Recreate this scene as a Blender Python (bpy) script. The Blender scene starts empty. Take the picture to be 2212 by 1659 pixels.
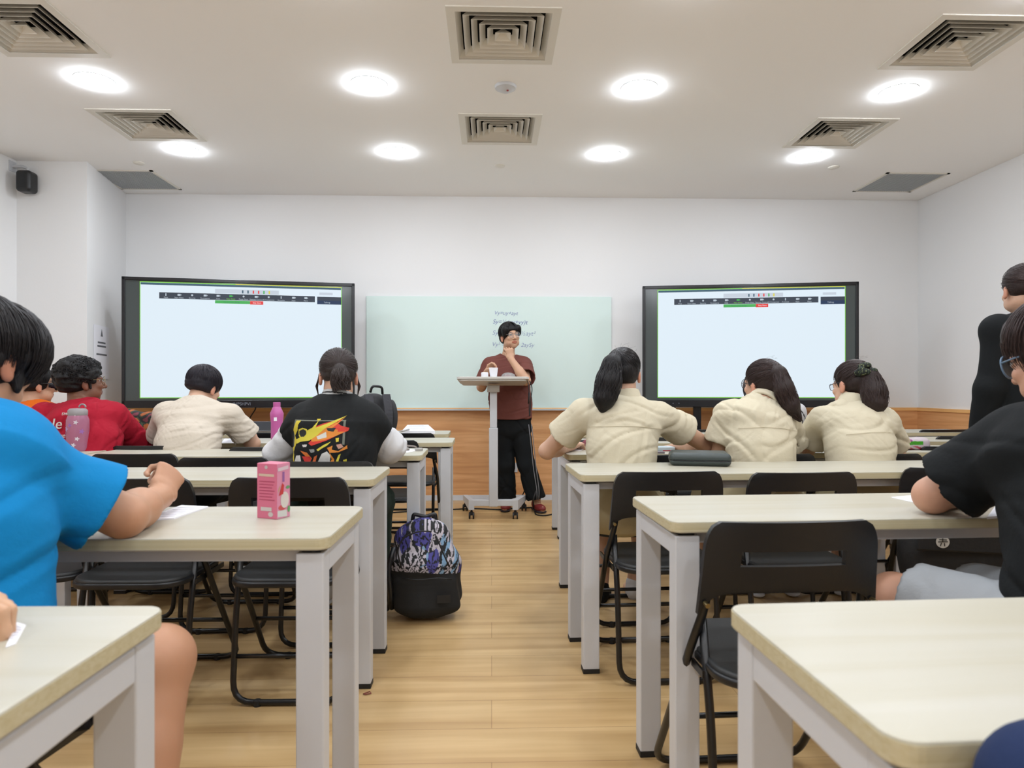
EXPO = 0.0
LAMP = 91.0
ALB = .68
import bpy, math, random
import numpy as np
from mathutils import Vector, Matrix, Quaternion
from mathutils.bvhtree import BVHTree
rnd = random.Random(7)
C = bpy.context.scene.collection
sc = bpy.context.scene
# ------------------------------------------------------------------ camera frame
FPX = 1450.0; HOR = 840.0; VPX = 1062.0; CX = 1106.0; CH = 1.057
TH = math.atan((CX - VPX) / FPX)
SN, CS = math.sin(TH), math.cos(TH)
def W(u, v, d):
    xc = (u - CX) / FPX * d
    return np.array([d*SN + xc*CS, d*CS - xc*SN, CH + (HOR - v)/FPX*d])
def WZ(u, v, z):
    return W(u, v, (CH - z)*FPX/(v - HOR))
def WY(u, v, Y):
    d = Y/(CS - (u-CX)/FPX*SN)
    return W(u, v, d)
# ------------------------------------------------------------------ materials
MATS = {}
def lin(c):
    return tuple(((x/255)/12.92 if x/255 <= .04045 else ((x/255+.055)/1.055)**2.4) for x in c) + (1,)
def mat(name, col, rough=.5, metal=0, emit=0, bump=0, bscale=40, bstretch=(1,1,1), sss=0, spec=None, alpha=None, trans=0, coat=0, var=0, vscale=5, vcol=None, sheen=0):
    if name in MATS: return MATS[name]
    m = bpy.data.materials.new(name); m.use_nodes = True
    nt = m.node_tree; b = nt.nodes['Principled BSDF']
    raw = emit or name.startswith(('painted', 'screen_', 'green_glass', 'grey_baseboard', 'vent', 'grille', 'paper'))
    al = 1 if raw else ALB
    c = tuple(x*al for x in lin(col)[:3])+(1,)
    if emit and name.startswith('screen_'): b.inputs['Base Color'].default_value = (.01, .01, .012, 1)
    b.inputs['Base Color'].default_value = c if not name.startswith('screen_') else (.01, .01, .012, 1)
    b.inputs['Roughness'].default_value = rough
    b.inputs['Metallic'].default_value = metal
    if spec is not None: b.inputs['Specular IOR Level'].default_value = spec
    if emit:
        b.inputs['Emission Color'].default_value = c; b.inputs['Emission Strength'].default_value = emit
    if sss:
        b.inputs['Subsurface Weight'].default_value = sss
        b.inputs['Subsurface Radius'].default_value = (.012, .005, .003); b.inputs['Subsurface Scale'].default_value = 1
    if trans: b.inputs['Transmission Weight'].default_value = trans
    if coat: b.inputs['Coat Weight'].default_value = coat
    if sheen: b.inputs['Sheen Weight'].default_value = sheen
    if alpha is not None: b.inputs['Alpha'].default_value = alpha
    if bump or var or vcol:
        tc = nt.nodes.new('ShaderNodeTexCoord'); mp = nt.nodes.new('ShaderNodeMapping')
        mp.inputs['Scale'].default_value = bstretch
        nt.links.new(tc.outputs['Object'], mp.inputs['Vector'])
    if bump:
        n = nt.nodes.new('ShaderNodeTexNoise'); n.inputs['Scale'].default_value = bscale; n.inputs['Detail'].default_value = 4
        nt.links.new(mp.outputs[0], n.inputs['Vector'])
        bp = nt.nodes.new('ShaderNodeBump'); bp.inputs['Strength'].default_value = bump; bp.inputs['Distance'].default_value = .01
        nt.links.new(n.outputs['Fac'], bp.inputs['Height']); nt.links.new(bp.outputs[0], b.inputs['Normal'])
    if var:
        n2 = nt.nodes.new('ShaderNodeTexNoise'); n2.inputs['Scale'].default_value = vscale; n2.inputs['Detail'].default_value = 5
        nt.links.new(mp.outputs[0], n2.inputs['Vector'])
        r = nt.nodes.new('ShaderNodeValToRGB')
        r.color_ramp.elements[0].position = .3; r.color_ramp.elements[1].position = .7
        r.color_ramp.elements[0].color = tuple(x*(1-var) for x in c[:3]) + (1,)
        r.color_ramp.elements[1].color = tuple(min(1, x*(1+var)) for x in c[:3]) + (1,)
        nt.links.new(n2.outputs['Fac'], r.inputs[0]); nt.links.new(r.outputs[0], b.inputs['Base Color'])
    if vcol:
        a = nt.nodes.new('ShaderNodeAttribute'); a.attribute_name = 'Col'
        mu = nt.nodes.new('ShaderNodeMix'); mu.data_type = 'RGBA'; mu.blend_type = 'MULTIPLY'; mu.inputs[0].default_value = 1
        mu.inputs[7].default_value = (al, al, al, 1)
        nt.links.new(a.outputs['Color'], mu.inputs[6]); nt.links.new(mu.outputs[2], b.inputs['Base Color'])
    MATS[name] = m
    return m
def wood(name, base, dark, light, scale=(1.2, 14, 14), planks=None, rough=.4, coat=0, al=None):
    al = ALB if al is None else al
    lin = lambda q: tuple(x*al for x in globals()['lin'](q)[:3])+(1,)
    m = bpy.data.materials.new(name); m.use_nodes = True
    nt = m.node_tree; b = nt.nodes['Principled BSDF']; b.inputs['Roughness'].default_value = rough
    b.inputs['Coat Weight'].default_value = coat; b.inputs['Coat Roughness'].default_value = .25
    tc = nt.nodes.new('ShaderNodeTexCoord'); mp = nt.nodes.new('ShaderNodeMapping')
    mp.inputs['Scale'].default_value = scale
    nt.links.new(tc.outputs['Object'], mp.inputs[0])
    n = nt.nodes.new('ShaderNodeTexNoise'); n.inputs['Scale'].default_value = 1.6; n.inputs['Detail'].default_value = 8; n.inputs['Distortion'].default_value = .6
    nt.links.new(mp.outputs[0], n.inputs['Vector'])
    r = nt.nodes.new('ShaderNodeValToRGB')
    e = r.color_ramp.elements; e[0].position = .28; e[0].color = lin(dark); e[1].position = .72; e[1].color = lin(light)
    k = e.new(.5); k.color = lin(base)
    nt.links.new(n.outputs['Fac'], r.inputs[0])
    out = r.outputs[0]
    if planks:
        w, h, mort, lo = planks
        br = nt.nodes.new('ShaderNodeTexBrick'); br.inputs['Scale'].default_value = 1
        br.inputs['Brick Width'].default_value = w; br.inputs['Row Height'].default_value = h
        br.inputs['Mortar Size'].default_value = mort; br.offset = .37
        br.inputs['Color1'].default_value = (1, 1, 1, 1); br.inputs['Color2'].default_value = (lo, lo, lo, 1)
        br.inputs['Mortar'].default_value = (.62, .55, .5, 1)
        nt.links.new(tc.outputs['Object'], br.inputs['Vector'])
        mx = nt.nodes.new('ShaderNodeMix'); mx.data_type = 'RGBA'; mx.blend_type = 'MULTIPLY'
        mx.inputs[0].default_value = 1
        nt.links.new(out, mx.inputs[6]); nt.links.new(br.outputs['Color'], mx.inputs[7]); out = mx.outputs[2]
    nt.links.new(out, b.inputs['Base Color'])
    MATS[name] = m
    return m
# ------------------------------------------------------------------ object helpers
def tag(o, label=None, cat=None, group=None, kind=None):
    if label: o['label'] = label
    if cat: o['category'] = cat
    if group: o['group'] = group
    if kind: o['kind'] = kind
    return o
def thing(name, label, cat, loc=(0, 0, 0), rz=0, group=None):
    o = bpy.data.objects.new(name, None); C.objects.link(o)
    o.empty_display_size = .05
    o.location = loc; o.rotation_euler = (0, 0, rz)
    return tag(o, label, cat, group)
class MB:
    def __init__(s): s.v = []; s.f = []; s.m = []
    def add(s, vs, fs, m=0):
        b = len(s.v); s.v += [tuple(map(float, p)) for p in vs]
        s.f += [tuple(b+i for i in f) for f in fs]; s.m += [m]*len(fs); return s
    def box(s, a, b, m=0):
        x0, y0, z0 = a; x1, y1, z1 = b
        return s.add([(x0,y0,z0),(x1,y0,z0),(x1,y1,z0),(x0,y1,z0),(x0,y0,z1),(x1,y0,z1),(x1,y1,z1),(x0,y1,z1)],
                     [(0,3,2,1),(4,5,6,7),(0,1,5,4),(1,2,6,5),(2,3,7,6),(3,0,4,7)], m)
    def quad(s, a, b, c, d, m=0): return s.add([a, b, c, d], [(0,1,2,3)], m)
    def prism(s, poly, z0, z1, m=0):
        n = len(poly)
        vs = [(x, y, z0) for x, y in poly] + [(x, y, z1) for x, y in poly]
        fs = [tuple(range(n-1, -1, -1)), tuple(range(n, 2*n))] + [(i, (i+1) % n, n+(i+1) % n, n+i) for i in range(n)]
        return s.add(vs, fs, m)
    def tube(s, pts, r, n=8, m=0, caps=True, closed=False):
        pts = [Vector(p) for p in pts]; N = len(pts)
        rs = r if isinstance(r, (list, tuple)) else [r]*N
        vs = []; up = None
        for i, p in enumerate(pts):
            if closed: t = pts[(i+1) % N]-pts[i-1]
            else: t = pts[min(i+1, N-1)]-pts[max(i-1, 0)]
            if t.length < 1e-9: t = Vector((0, 0, 1))
            t.normalize()
            if up is None:
                up = Vector((0, 0, 1)) if abs(t.z) < .9 else Vector((1, 0, 0))
            a = (up - t*up.dot(t))
            if a.length < 1e-6: a = t.orthogonal()
            a.normalize(); up = a; b = t.cross(a)
            for k in range(n):
                q = 2*math.pi*k/n
                vs.append(p + (a*math.cos(q) + b*math.sin(q))*rs[i])
        fs = []
        for i in range(N if closed else N-1):
            j = (i+1) % N
            for k in range(n):
                fs.append((i*n+k, i*n+(k+1) % n, j*n+(k+1) % n, j*n+k))
        if caps and not closed:
            fs.append(tuple(range(n-1, -1, -1))); fs.append(tuple((N-1)*n+k for k in range(n)))
        return s.add(vs, fs, m)
    def lathe(s, prof, c=(0, 0, 0), n=24, m=0, caps=True):
        vs = []; N = len(prof)
        for r, z in prof:
            for k in range(n):
                q = 2*math.pi*k/n; vs.append((c[0]+r*math.cos(q), c[1]+r*math.sin(q), c[2]+z))
        fs = [(i*n+k, i*n+(k+1) % n, (i+1)*n+(k+1) % n, (i+1)*n+k) for i in range(N-1) for k in range(n)]
        if caps:
            fs.append(tuple(range(n-1, -1, -1))); fs.append(tuple((N-1)*n+k for k in range(n)))
        return s.add(vs, fs, m)
    def build(s, name, mats, parent=None, smooth=False, bevel=0, seg=2, sub=None):
        me = bpy.data.meshes.new(name)
        vs = s.v
        if sub is not None: vs = [(x-sub[0], y-sub[1], z-sub[2]) for x, y, z in vs]
        me.from_pydata(vs, [], s.f); 
        for q in (mats if isinstance(mats, (list, tuple)) else [mats]): me.materials.append(q)
        me.polygons.foreach_set('material_index', s.m)
        if smooth:
            me.polygons.foreach_set('use_smooth', [True]*len(s.f))
            if smooth != 'all':
                try: me.set_sharp_from_angle(angle=math.radians(40))
                except Exception: pass
        me.update()
        o = bpy.data.objects.new(name, me); C.objects.link(o)
        if parent: o.parent = parent
        if bevel:
            b = o.modifiers.new('bevel', 'BEVEL'); b.width = bevel; b.segments = seg; b.limit_method = 'ANGLE'
            b.harden_normals = False
        return o
def rrect(x0, y0, x1, y1, r, n=6):
    P = []
    for cx, cy, a in ((x1-r, y1-r, 0), (x0+r, y1-r, 90), (x0+r, y0+r, 180), (x1-r, y0+r, 270)):
        for i in range(n+1):
            q = math.radians(a+90*i/n); P.append((cx+r*math.cos(q), cy+r*math.sin(q)))
    return P
def fillet(pts, r, n=5):
    pts = [Vector(p) for p in pts]; out = [pts[0]]
    for i in range(1, len(pts)-1):
        p = pts[i]; a = (pts[i-1]-p); b = (pts[i+1]-p)
        q = min(r, a.length*.45, b.length*.45); a.normalize(); b.normalize()
        A = p+a*q; B = p+b*q
        for k in range(n+1):
            t = k/n; out.append(A*(1-t)**2+p*2*t*(1-t)+B*t*t)
    out.append(pts[-1]); return out
def text(s, size, m, parent, name, loc, rot, ext=.0003, align='CENTER', shear=0, bold=0, target=None):
    cu = bpy.data.curves.new(name, 'FONT'); cu.body = s; cu.size = size; cu.extrude = ext; cu.align_x = align; cu.align_y = 'CENTER'
    cu.shear = shear; cu.offset = bold
    o = bpy.data.objects.new(name, cu); C.objects.link(o); cu.materials.append(m)
    o.parent = parent; o.location = loc; o.rotation_euler = rot
    return o
def dup(root):
    r = root.copy(); C.objects.link(r)
    for ch in list(root.children):
        c = ch.copy(); C.objects.link(c); c.parent = r
        for g in list(ch.children):
            d = g.copy(); C.objects.link(d); d.parent = c
    return r
# ------------------------------------------------------------------ implicit surfaces (numpy)
def nrm(v): v = np.asarray(v, float); return v/(np.linalg.norm(v)+1e-12)
def V3(*a): return np.array(a, float)
class S:
    def __init__(s): s.ops = []
    def add(s, fn, lo, hi, k=.02, m='u'): s.ops.append((fn, np.asarray(lo, float), np.asarray(hi, float), k, m)); return s
    def cap(s, a, b, r0, r1=None, k=.02, m='u', cut=None):
        a = np.asarray(a, float); b = np.asarray(b, float); r1 = r0 if r1 is None else r1
        ab = b-a; L = ab@ab+1e-12
        def fn(X, Y, Z):
            px, py, pz = X-a[0], Y-a[1], Z-a[2]
            t = np.clip((px*ab[0]+py*ab[1]+pz*ab[2])/L, 0, 1)
            d = np.sqrt((px-t*ab[0])**2+(py-t*ab[1])**2+(pz-t*ab[2])**2)-(r0+(r1-r0)*t)
            if cut is not None:
                c, n = cut; d = np.maximum(d, (X-c[0])*n[0]+(Y-c[1])*n[1]+(Z-c[2])*n[2])
            return d
        R = max(r0, r1)
        return s.add(fn, np.minimum(a, b)-R, np.maximum(a, b)+R, k, m)
    def ecap(s, a, b, side, r0, r1, k=.03, m='u', cap=None, cut=None):
        a = np.asarray(a, float); b = np.asarray(b, float); ab = b-a; L = np.linalg.norm(ab)+1e-9; ax = ab/L
        sd = nrm(side - ax*(side@ax)); nn = np.cross(ax, sd)
        rc = cap or min(r0+r1)
        def fn(X, Y, Z):
            px, py, pz = X-a[0], Y-a[1], Z-a[2]
            h = px*ax[0]+py*ax[1]+pz*ax[2]; t = np.clip(h/L, 0, 1)
            w = (h-t*L)/rc
            x = (px*sd[0]+py*sd[1]+pz*sd[2])/(r0[0]+(r1[0]-r0[0])*t)
            y = (px*nn[0]+py*nn[1]+pz*nn[2])/(r0[1]+(r1[1]-r0[1])*t)
            q = np.sqrt(x*x+y*y+w*w)
            rr = np.minimum(r0[0]+(r1[0]-r0[0])*t, r0[1]+(r1[1]-r0[1])*t)
            d = (q-1)*rr
            if cut is not None:
                c, n = cut; d = np.maximum(d, (X-c[0])*n[0]+(Y-c[1])*n[1]+(Z-c[2])*n[2])
            return d
        R = max(r0+r1+(rc,))
        return s.add(fn, np.minimum(a, b)-R, np.maximum(a, b)+R, k, m)
    def ell(s, c, r, M=None, k=.02, m='u'):
        c = np.asarray(c, float); r = np.asarray(r, float); M = np.eye(3) if M is None else M  # columns = axes
        def fn(X, Y, Z):
            px, py, pz = X-c[0], Y-c[1], Z-c[2]
            q = [px*M[0, i]+py*M[1, i]+pz*M[2, i] for i in range(3)]
            k0 = np.sqrt(sum((q[i]/r[i])**2 for i in range(3))); k1 = np.sqrt(sum((q[i]/r[i]**2)**2 for i in range(3)))+1e-9
            return k0*(k0-1)/k1
        e = np.sqrt(((M*r)**2).sum(1))
        return s.add(fn, c-e, c+e, k, m)
    def rbox(s, c, h, M=None, r=.01, k=.01, m='u'):
        c = np.asarray(c, float); h = np.asarray(h, float); M = np.eye(3) if M is None else M
        def fn(X, Y, Z):
            px, py, pz = X-c[0], Y-c[1], Z-c[2]
            q = [np.abs(px*M[0, i]+py*M[1, i]+pz*M[2, i])-(h[i]-r) for i in range(3)]
            o = np.sqrt(sum(np.maximum(a, 0)**2 for a in q))
            return o+np.minimum(np.maximum(np.maximum(q[0], q[1]), q[2]), 0)-r
        e = (np.abs(M)*h).sum(1)
        return s.add(fn, c-e, c+e, k, m)
    def disp(s, fn): s.ops.append((fn, None, None, 0, 'd')); return s
    def mesh(s, vs):
        U = [o for o in s.ops if o[4] == 'u']
        lo = np.min([o[1] for o in U], 0)-.03; hi = np.max([o[2] for o in U], 0)+.03
        n = np.ceil((hi-lo)/vs).astype(int)+1
        A = np.full(n, .5, np.float32)
        ax = [(lo[i]+vs*np.arange(n[i])).astype(np.float32) for i in range(3)]
        for fn, l, h, k, m in s.ops:
            if m == 'd':
                I = np.nonzero(np.abs(A) < .03)
                A[I] += fn(ax[0][I[0]], ax[1][I[1]], ax[2][I[2]]).astype(np.float32); continue
            mg = k*1.2+2.5*vs
            i0 = np.maximum(np.floor((l-mg-lo)/vs).astype(int), 0); i1 = np.minimum(np.ceil((h+mg-lo)/vs).astype(int)+1, n)
            if (i1 <= i0).any(): continue
            sl = tuple(slice(a, b) for a, b in zip(i0, i1))
            d = fn(ax[0][sl[0]][:, None, None], ax[1][sl[1]][None, :, None], ax[2][sl[2]][None, None, :]).astype(np.float32)
            a = A[sl]
            if m == 'u':
                hh = np.clip(.5+.5*(a-d)/k, 0, 1); A[sl] = a*(1-hh)+d*hh-k*hh*(1-hh)
            elif m == 's':
                hh = np.clip(.5-.5*(a+d)/k, 0, 1); A[sl] = a*(1-hh)-d*hh+k*hh*(1-hh)
        for i in range(3):      # close at the border
            ix = [slice(None)]*3; ix[i] = 0; A[tuple(ix)] = .5; ix[i] = -1; A[tuple(ix)] = .5
        neg = A < 0
        cnt = np.zeros(n-1, np.uint8)
        cs = [(a, b, c) for a in (0, 1) for b in (0, 1) for c in (0, 1)]
        for a, b, c in cs: cnt += neg[a:n[0]-1+a, b:n[1]-1+b, c:n[2]-1+c]
        act = (cnt > 0) & (cnt < 8); I = np.array(np.nonzero(act)).T
        idx = np.full(n-1, -1, np.int32); idx[tuple(I.T)] = np.arange(len(I))
        acc = np.zeros((len(I), 3)); num = np.zeros(len(I))
        for a in cs:
            for i in range(3):
                if a[i]: continue
                b = list(a); b[i] = 1
                va = A[I[:, 0]+a[0], I[:, 1]+a[1], I[:, 2]+a[2]]; vb = A[I[:, 0]+b[0], I[:, 1]+b[1], I[:, 2]+b[2]]
                cr = (va < 0) != (vb < 0); t = np.where(cr, va/(va-vb+1e-12), 0)
                p = np.array(a, float)[None].repeat(len(I), 0); p[:, i] = t
                acc[cr] += p[cr]; num[cr] += 1
        P = lo+(I+acc/num[:, None])*vs
        F = []
        for i in range(3):
            j, k2 = (i+1) % 3, (i+2) % 3
            a0 = [slice(None)]*3; a1 = [slice(None)]*3; a0[i] = slice(0, -1); a1[i] = slice(1, None)
            x = neg[tuple(a0)] != neg[tuple(a1)]
            E = np.array(np.nonzero(x)).T
            E = E[(E[:, j] > 0) & (E[:, k2] > 0) & (E[:, j] < n[j]-1) & (E[:, k2] < n[k2]-1)]
            def g(dj, dk):
                e = E.copy(); e[:, j] -= dj; e[:, k2] -= dk; return idx[tuple(e.T)]
            q = np.stack([g(1, 1), g(0, 1), g(0, 0), g(1, 0)], 1)
            ins = neg[tuple(E.T)]
            q[~ins] = q[~ins][:, ::-1]; F.append(q)
        return P, np.concatenate(F)
    def build(s, name, m, parent, vs=.006, base=(0, 0, 0), col=None, keep=False):
        P, F = s.mesh(vs)
        me = bpy.data.meshes.new(name)
        Q = (P-np.asarray(base)).astype(np.float32)
        me.vertices.add(len(Q)); me.vertices.foreach_set('co', Q.ravel())
        me.loops.add(F.size); me.loops.foreach_set('vertex_index', F.ravel().astype(np.int32))
        me.polygons.add(len(F)); me.polygons.foreach_set('loop_start', np.arange(0, F.size, 4, dtype=np.int32))
        try: me.polygons.foreach_set('loop_total', np.full(len(F), 4, dtype=np.int32))
        except Exception: pass
        me.polygons.foreach_set('use_smooth', np.ones(len(F), bool))
        me.materials.append(m)
        if col is not None:
            at = me.color_attributes.new('Col', 'FLOAT_COLOR', 'POINT')
            c4 = np.ones((len(P), 4), np.float32); c4[:, :3] = col(P); at.data.foreach_set('color', c4.ravel())
        me.update(); me.validate()
        o = bpy.data.objects.new(name, me); C.objects.link(o); o.parent = parent
        if keep: return o, P, F
        return o
def folds(amp, freq, seed, direction=None, n=5):
    g = np.random.RandomState(seed); K = []
    for i in range(n):
        k = g.normal(size=3)
        if direction is not None: k = k - .85*np.asarray(direction)*(k@np.asarray(direction))
        k = nrm(k)*freq*(.6+.9*g.rand()); k2 = nrm(g.normal(size=3))*freq*.5
        K.append((k, g.rand()*6.3, k2, g.rand()*6.3, (.5+g.rand())/n))
    def f(x, y, z):
        r = 0
        for k, p, k2, p2, a in K:
            q = np.sin(k[0]*x+k[1]*y+k[2]*z+p+1.6*np.sin(k2[0]*x+k2[1]*y+k2[2]*z+p2))
            r = r+a*np.sign(q)*np.abs(q)**1.4
        return amp*r*1.6
    return f
def creases(amp, freq, seed, n=5, p=5):
    g = np.random.RandomState(seed); K = []
    for i in range(n):
        k = nrm(g.normal(size=3)*V3(1, .6, 1))*freq*(.5+.8*g.rand()); w = nrm(g.normal(size=3))*freq*.45; mk = nrm(g.normal(size=3))*freq*.35
        K.append((k, g.rand()*6.3, w, g.rand()*6.3, mk, g.rand()*6.3))
    def f(x, y, z):
        r = 0
        for k, p0, w, p1, mk, p2 in K:
            q = np.abs(np.sin(k[0]*x+k[1]*y+k[2]*z+p0+1.2*np.sin(w[0]*x+w[1]*y+w[2]*z+p1)))
            m = np.clip(np.sin(mk[0]*x+mk[1]*y+mk[2]*z+p2)*1.6-.3, 0, 1)
            r = r+m*((1-q)**p-.35*np.exp(-((q-.55)/.22)**2))
        return amp*.36*r
    return f
def inpoly(x, y, poly):
    r = np.zeros(len(x), bool); n = len(poly)
    for i in range(n):
        x0, y0 = poly[i]; x1, y1 = poly[(i+1) % n]
        if y0 == y1: continue
        c = (y0 > y) != (y1 > y); r ^= c & (x < (x1-x0)*(y-y0)/(y1-y0)+x0)
    return r
def rot_axis(v, ax, a):
    ax = nrm(ax); return v*math.cos(a)+np.cross(ax, v)*math.sin(a)+ax*(ax@v)*(1-math.cos(a))
# ------------------------------------------------------------------ render look, camera
sc.view_settings.view_transform = 'Standard'; sc.view_settings.look = 'None'
sc.view_settings.exposure = EXPO; sc.view_settings.gamma = 1; sc.view_settings.use_curve_mapping = False
cam = bpy.data.cameras.new('camera'); co = bpy.data.objects.new('camera', cam); C.objects.link(co)
co.location = (0, 0, CH); co.rotation_euler = (math.pi/2, 0, -TH)
cam.sensor_width = 36; cam.lens = 36*FPX/2212; cam.shift_y = (HOR-829.5)/2212; cam.clip_start = .02
cam.dof.use_dof = True; cam.dof.focus_distance = 3.9; cam.dof.aperture_fstop = 5.6
sc.camera = co
w = bpy.data.worlds.new('world'); sc.world = w; w.use_nodes = True
w.node_tree.nodes['Background'].inputs[0].default_value = (.9, .95, 1, 1); w.node_tree.nodes['Background'].inputs[1].default_value = .3
# ------------------------------------------------------------------ shared materials
M_wall = mat('painted_wall', (234, 234, 234), .75, bump=.04, bscale=60)
M_ceil = mat('painted_ceiling', (250, 249, 247), .8, bump=.03, bscale=40)
M_floor = wood('floor_laminate', (198, 164, 114), (180, 144, 96), (214, 182, 132), (.55, 9, 9), planks=(1.35, .19, .0012, .94), rough=.36, al=1)
M_wain = wood('oak_panel', (216, 160, 108), (200, 142, 92), (232, 180, 128), (.9, 16, 16), rough=.42, al=1)
M_wcap = wood('oak_edge', (238, 186, 120), (226, 170, 104), (246, 198, 136), (.9, 16, 16), rough=.4, al=1)
M_base = mat('grey_baseboard', (214, 218, 226), .5)
M_top = wood('pale_maple', (232, 226, 206), (225, 217, 192), (238, 233, 217), (.7, 9, 9), rough=.36, al=.59)
M_edge = wood('maple_edge', (228, 216, 176), (216, 202, 158), (236, 226, 192), (1.0, 60, 120), rough=.45)
M_leg = mat('white_powder_coat', (236, 238, 242), .42)
M_foot = mat('black_rubber', (28, 28, 30), .6)
M_blk = mat('black_plastic', (27, 29, 33), .36, bump=.05, bscale=300)
M_tube = mat('black_steel_tube', (20, 21, 23), .3)
M_seat = mat('dark_grey_seat', (44, 46, 47), .5, bump=.05, bscale=200)
M_paper = mat('paper', (240, 240, 246), .8)
M_steel = mat('brushed_steel', (200, 200, 200), .3, 1)
M_rivet = mat('brass_rivet', (190, 170, 120), .35, 1)
# ------------------------------------------------------------------ room
YB, YF, ZC = 6.39, -3.2, 2.885
XR = WY(1983, 800, YB)[0]; XL = WY(36, 800, 5.5)[0]; YP = 5.5
XP0 = WY(188, 800, YP)[0]; XP1 = WY(272, 800, YB)[0]
def struct(name, mb, m, **k):
    return tag(mb.build(name, m, **k), kind='structure')
struct('floor', MB().box((XL-.1, YF-.1, -.08), (XR+.1, YB+.1, 0)), M_floor)
ZW = 1.057-41/227
T = .1
struct('wall_back', MB().box((XL-T, YB, 0), (XR+T, YB+T, ZC)), M_wall)
struct('wall_right', MB().box((XR, YF, 0), (XR+T, YB, ZC)), M_wall)
struct('wall_left', MB().box((XL-T, YF, 0), (XL, YB, ZC)), M_wall)
struct('wall_camera_side', MB().box((XL-T, YF-T, 0), (XR+T, YF, ZC)), M_wall)
struct('wall_pillar', MB().prism([(XL, YP), (XP0, YP), (XP1, YB), (XL, YB)], 0, ZC), M_wall)
def wain(name, a, b, nrmv):
    a = Vector(a+(0,)); b = Vector(b+(0,)); L = (b-a).length; e = .014
    o = struct(name, MB().box((0, -e, .05), (L, 0, ZW-.03)), M_wain)
    q = struct(name.replace('trim', 'trim'), MB().box((0, -e-.008, ZW-.03), (L, 0, ZW)), M_wcap)
    bb = struct(name.replace('trim', 'baseboard'), MB().box((0, -e-.004, 0), (L, 0, .05)), M_base)
    for x in (o, q, bb):
        x.location = a; x.rotation_euler = (0, 0, math.atan2(b.y-a.y, b.x-a.x))
    q.name = name+'_cap'
wain('trim_back', (XP1, YB), (XR, YB), None)
wain('trim_right', (XR, YB), (XR, YF), None)
wain('trim_pillar_side', (XP0, YP), (XP1, YB), None)
wain('trim_pillar_front', (XL, YP), (XP0, YP), None)
wain('trim_left', (XL, YF), (XL, YP), None)
# ceiling with openings
VX = (-2.375, .058, 2.478); VYs = (4.735, 3.485, 2.235, .985); VS = .245
GR = [(-3.11, 5.97), (3.61, 5.84)]; GS = .26
holes = [(x-VS, x+VS, y-VS, y+VS) for x in VX for y in VYs[:2]]
xs = sorted({XL-T, XR+T} | {h[0] for h in holes} | {h[1] for h in holes}); ys = sorted({YF-T, YB+T} | {h[2] for h in holes} | {h[3] for h in holes})
cm = MB()
for i in range(len(xs)-1):
    for j in range(len(ys)-1):
        mx, my = (xs[i]+xs[i+1])/2, (ys[j]+ys[j+1])/2
        if any(h[0] < mx < h[1] and h[2] < my < h[3] for h in holes): continue
        cm.box((xs[i], ys[j], ZC), (xs[i+1], ys[j+1], ZC+.04))
struct('ceiling', cm, M_ceil)
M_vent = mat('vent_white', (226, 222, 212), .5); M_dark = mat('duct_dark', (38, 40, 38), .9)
M_grille = mat('grille_grey', (176, 180, 184), .6)
def vent(x, y, label):
    t = thing('ceiling_vent', label, 'vent', (x, y, ZC), 0, 'square ceiling air diffusers')
    f = MB(); a, b = VS+.035, VS-.008
    for s in range(4):
        c, q = [(1, 0), (0, 1), (-1, 0), (0, -1)][s]
        def R(p): return (p[0]*c-p[1]*q, p[0]*q+p[1]*c, p[2])
        P = [(-a, -a), (a, -a), (b, -b), (-b, -b)]
        lo = [R((u, v, -.006)) for u, v in P]; hi = [R((u, v, .0)) for u, v in P]
        f.add(lo+hi, [(0, 3, 2, 1), (4, 5, 6, 7), (0, 1, 5, 4), (1, 2, 6, 5), (2, 3, 7, 6), (3, 0, 4, 7)])
    f.build('frame', M_vent, t)
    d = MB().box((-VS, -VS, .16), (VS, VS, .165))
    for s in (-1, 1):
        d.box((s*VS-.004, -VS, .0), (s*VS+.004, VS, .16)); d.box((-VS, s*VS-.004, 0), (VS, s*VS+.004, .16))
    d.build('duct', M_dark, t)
    n = 6
    for i in range(n):
        r1 = (VS-.004)*(n-i)/n; r0 = r1-.03 if i < n-1 else .004
        zt = .036; zb = -.003; th = .003; m = MB()
        for s in range(4):
            c, q = [(1, 0), (0, 1), (-1, 0), (0, -1)][s]
            def R(p): return (p[0]*c-p[1]*q, p[0]*q+p[1]*c, p[2])
            vs = [R(p) for p in [(-r1, -r1, zb), (r1, -r1, zb), (r0, -r0, zt), (-r0, -r0, zt), (-r1, -r1, zb+th), (r1, -r1, zb+th), (r0, -r0, zt+th), (-r0, -r0, zt+th)]]
            m.add(vs, [(0, 1, 2, 3), (7, 6, 5, 4), (0, 4, 5, 1), (2, 6, 7, 3)])
        m.build('louver', M_vent, t)
    return t
VL = {(0, 0): 'square ceiling diffuser far left, above the left display', (1, 0): 'smaller looking square ceiling diffuser centred above the whiteboard', (2, 0): 'square ceiling diffuser far right, above the right display',
      (0, 1): 'large square ceiling diffuser cut by the upper left corner', (1, 1): 'large square ceiling diffuser at the top centre, nearest the camera', (2, 1): 'large square ceiling diffuser at the upper right'}
for i in range(3):
    for j in range(2): vent(VX[i], VYs[j], VL[i, j])
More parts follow.
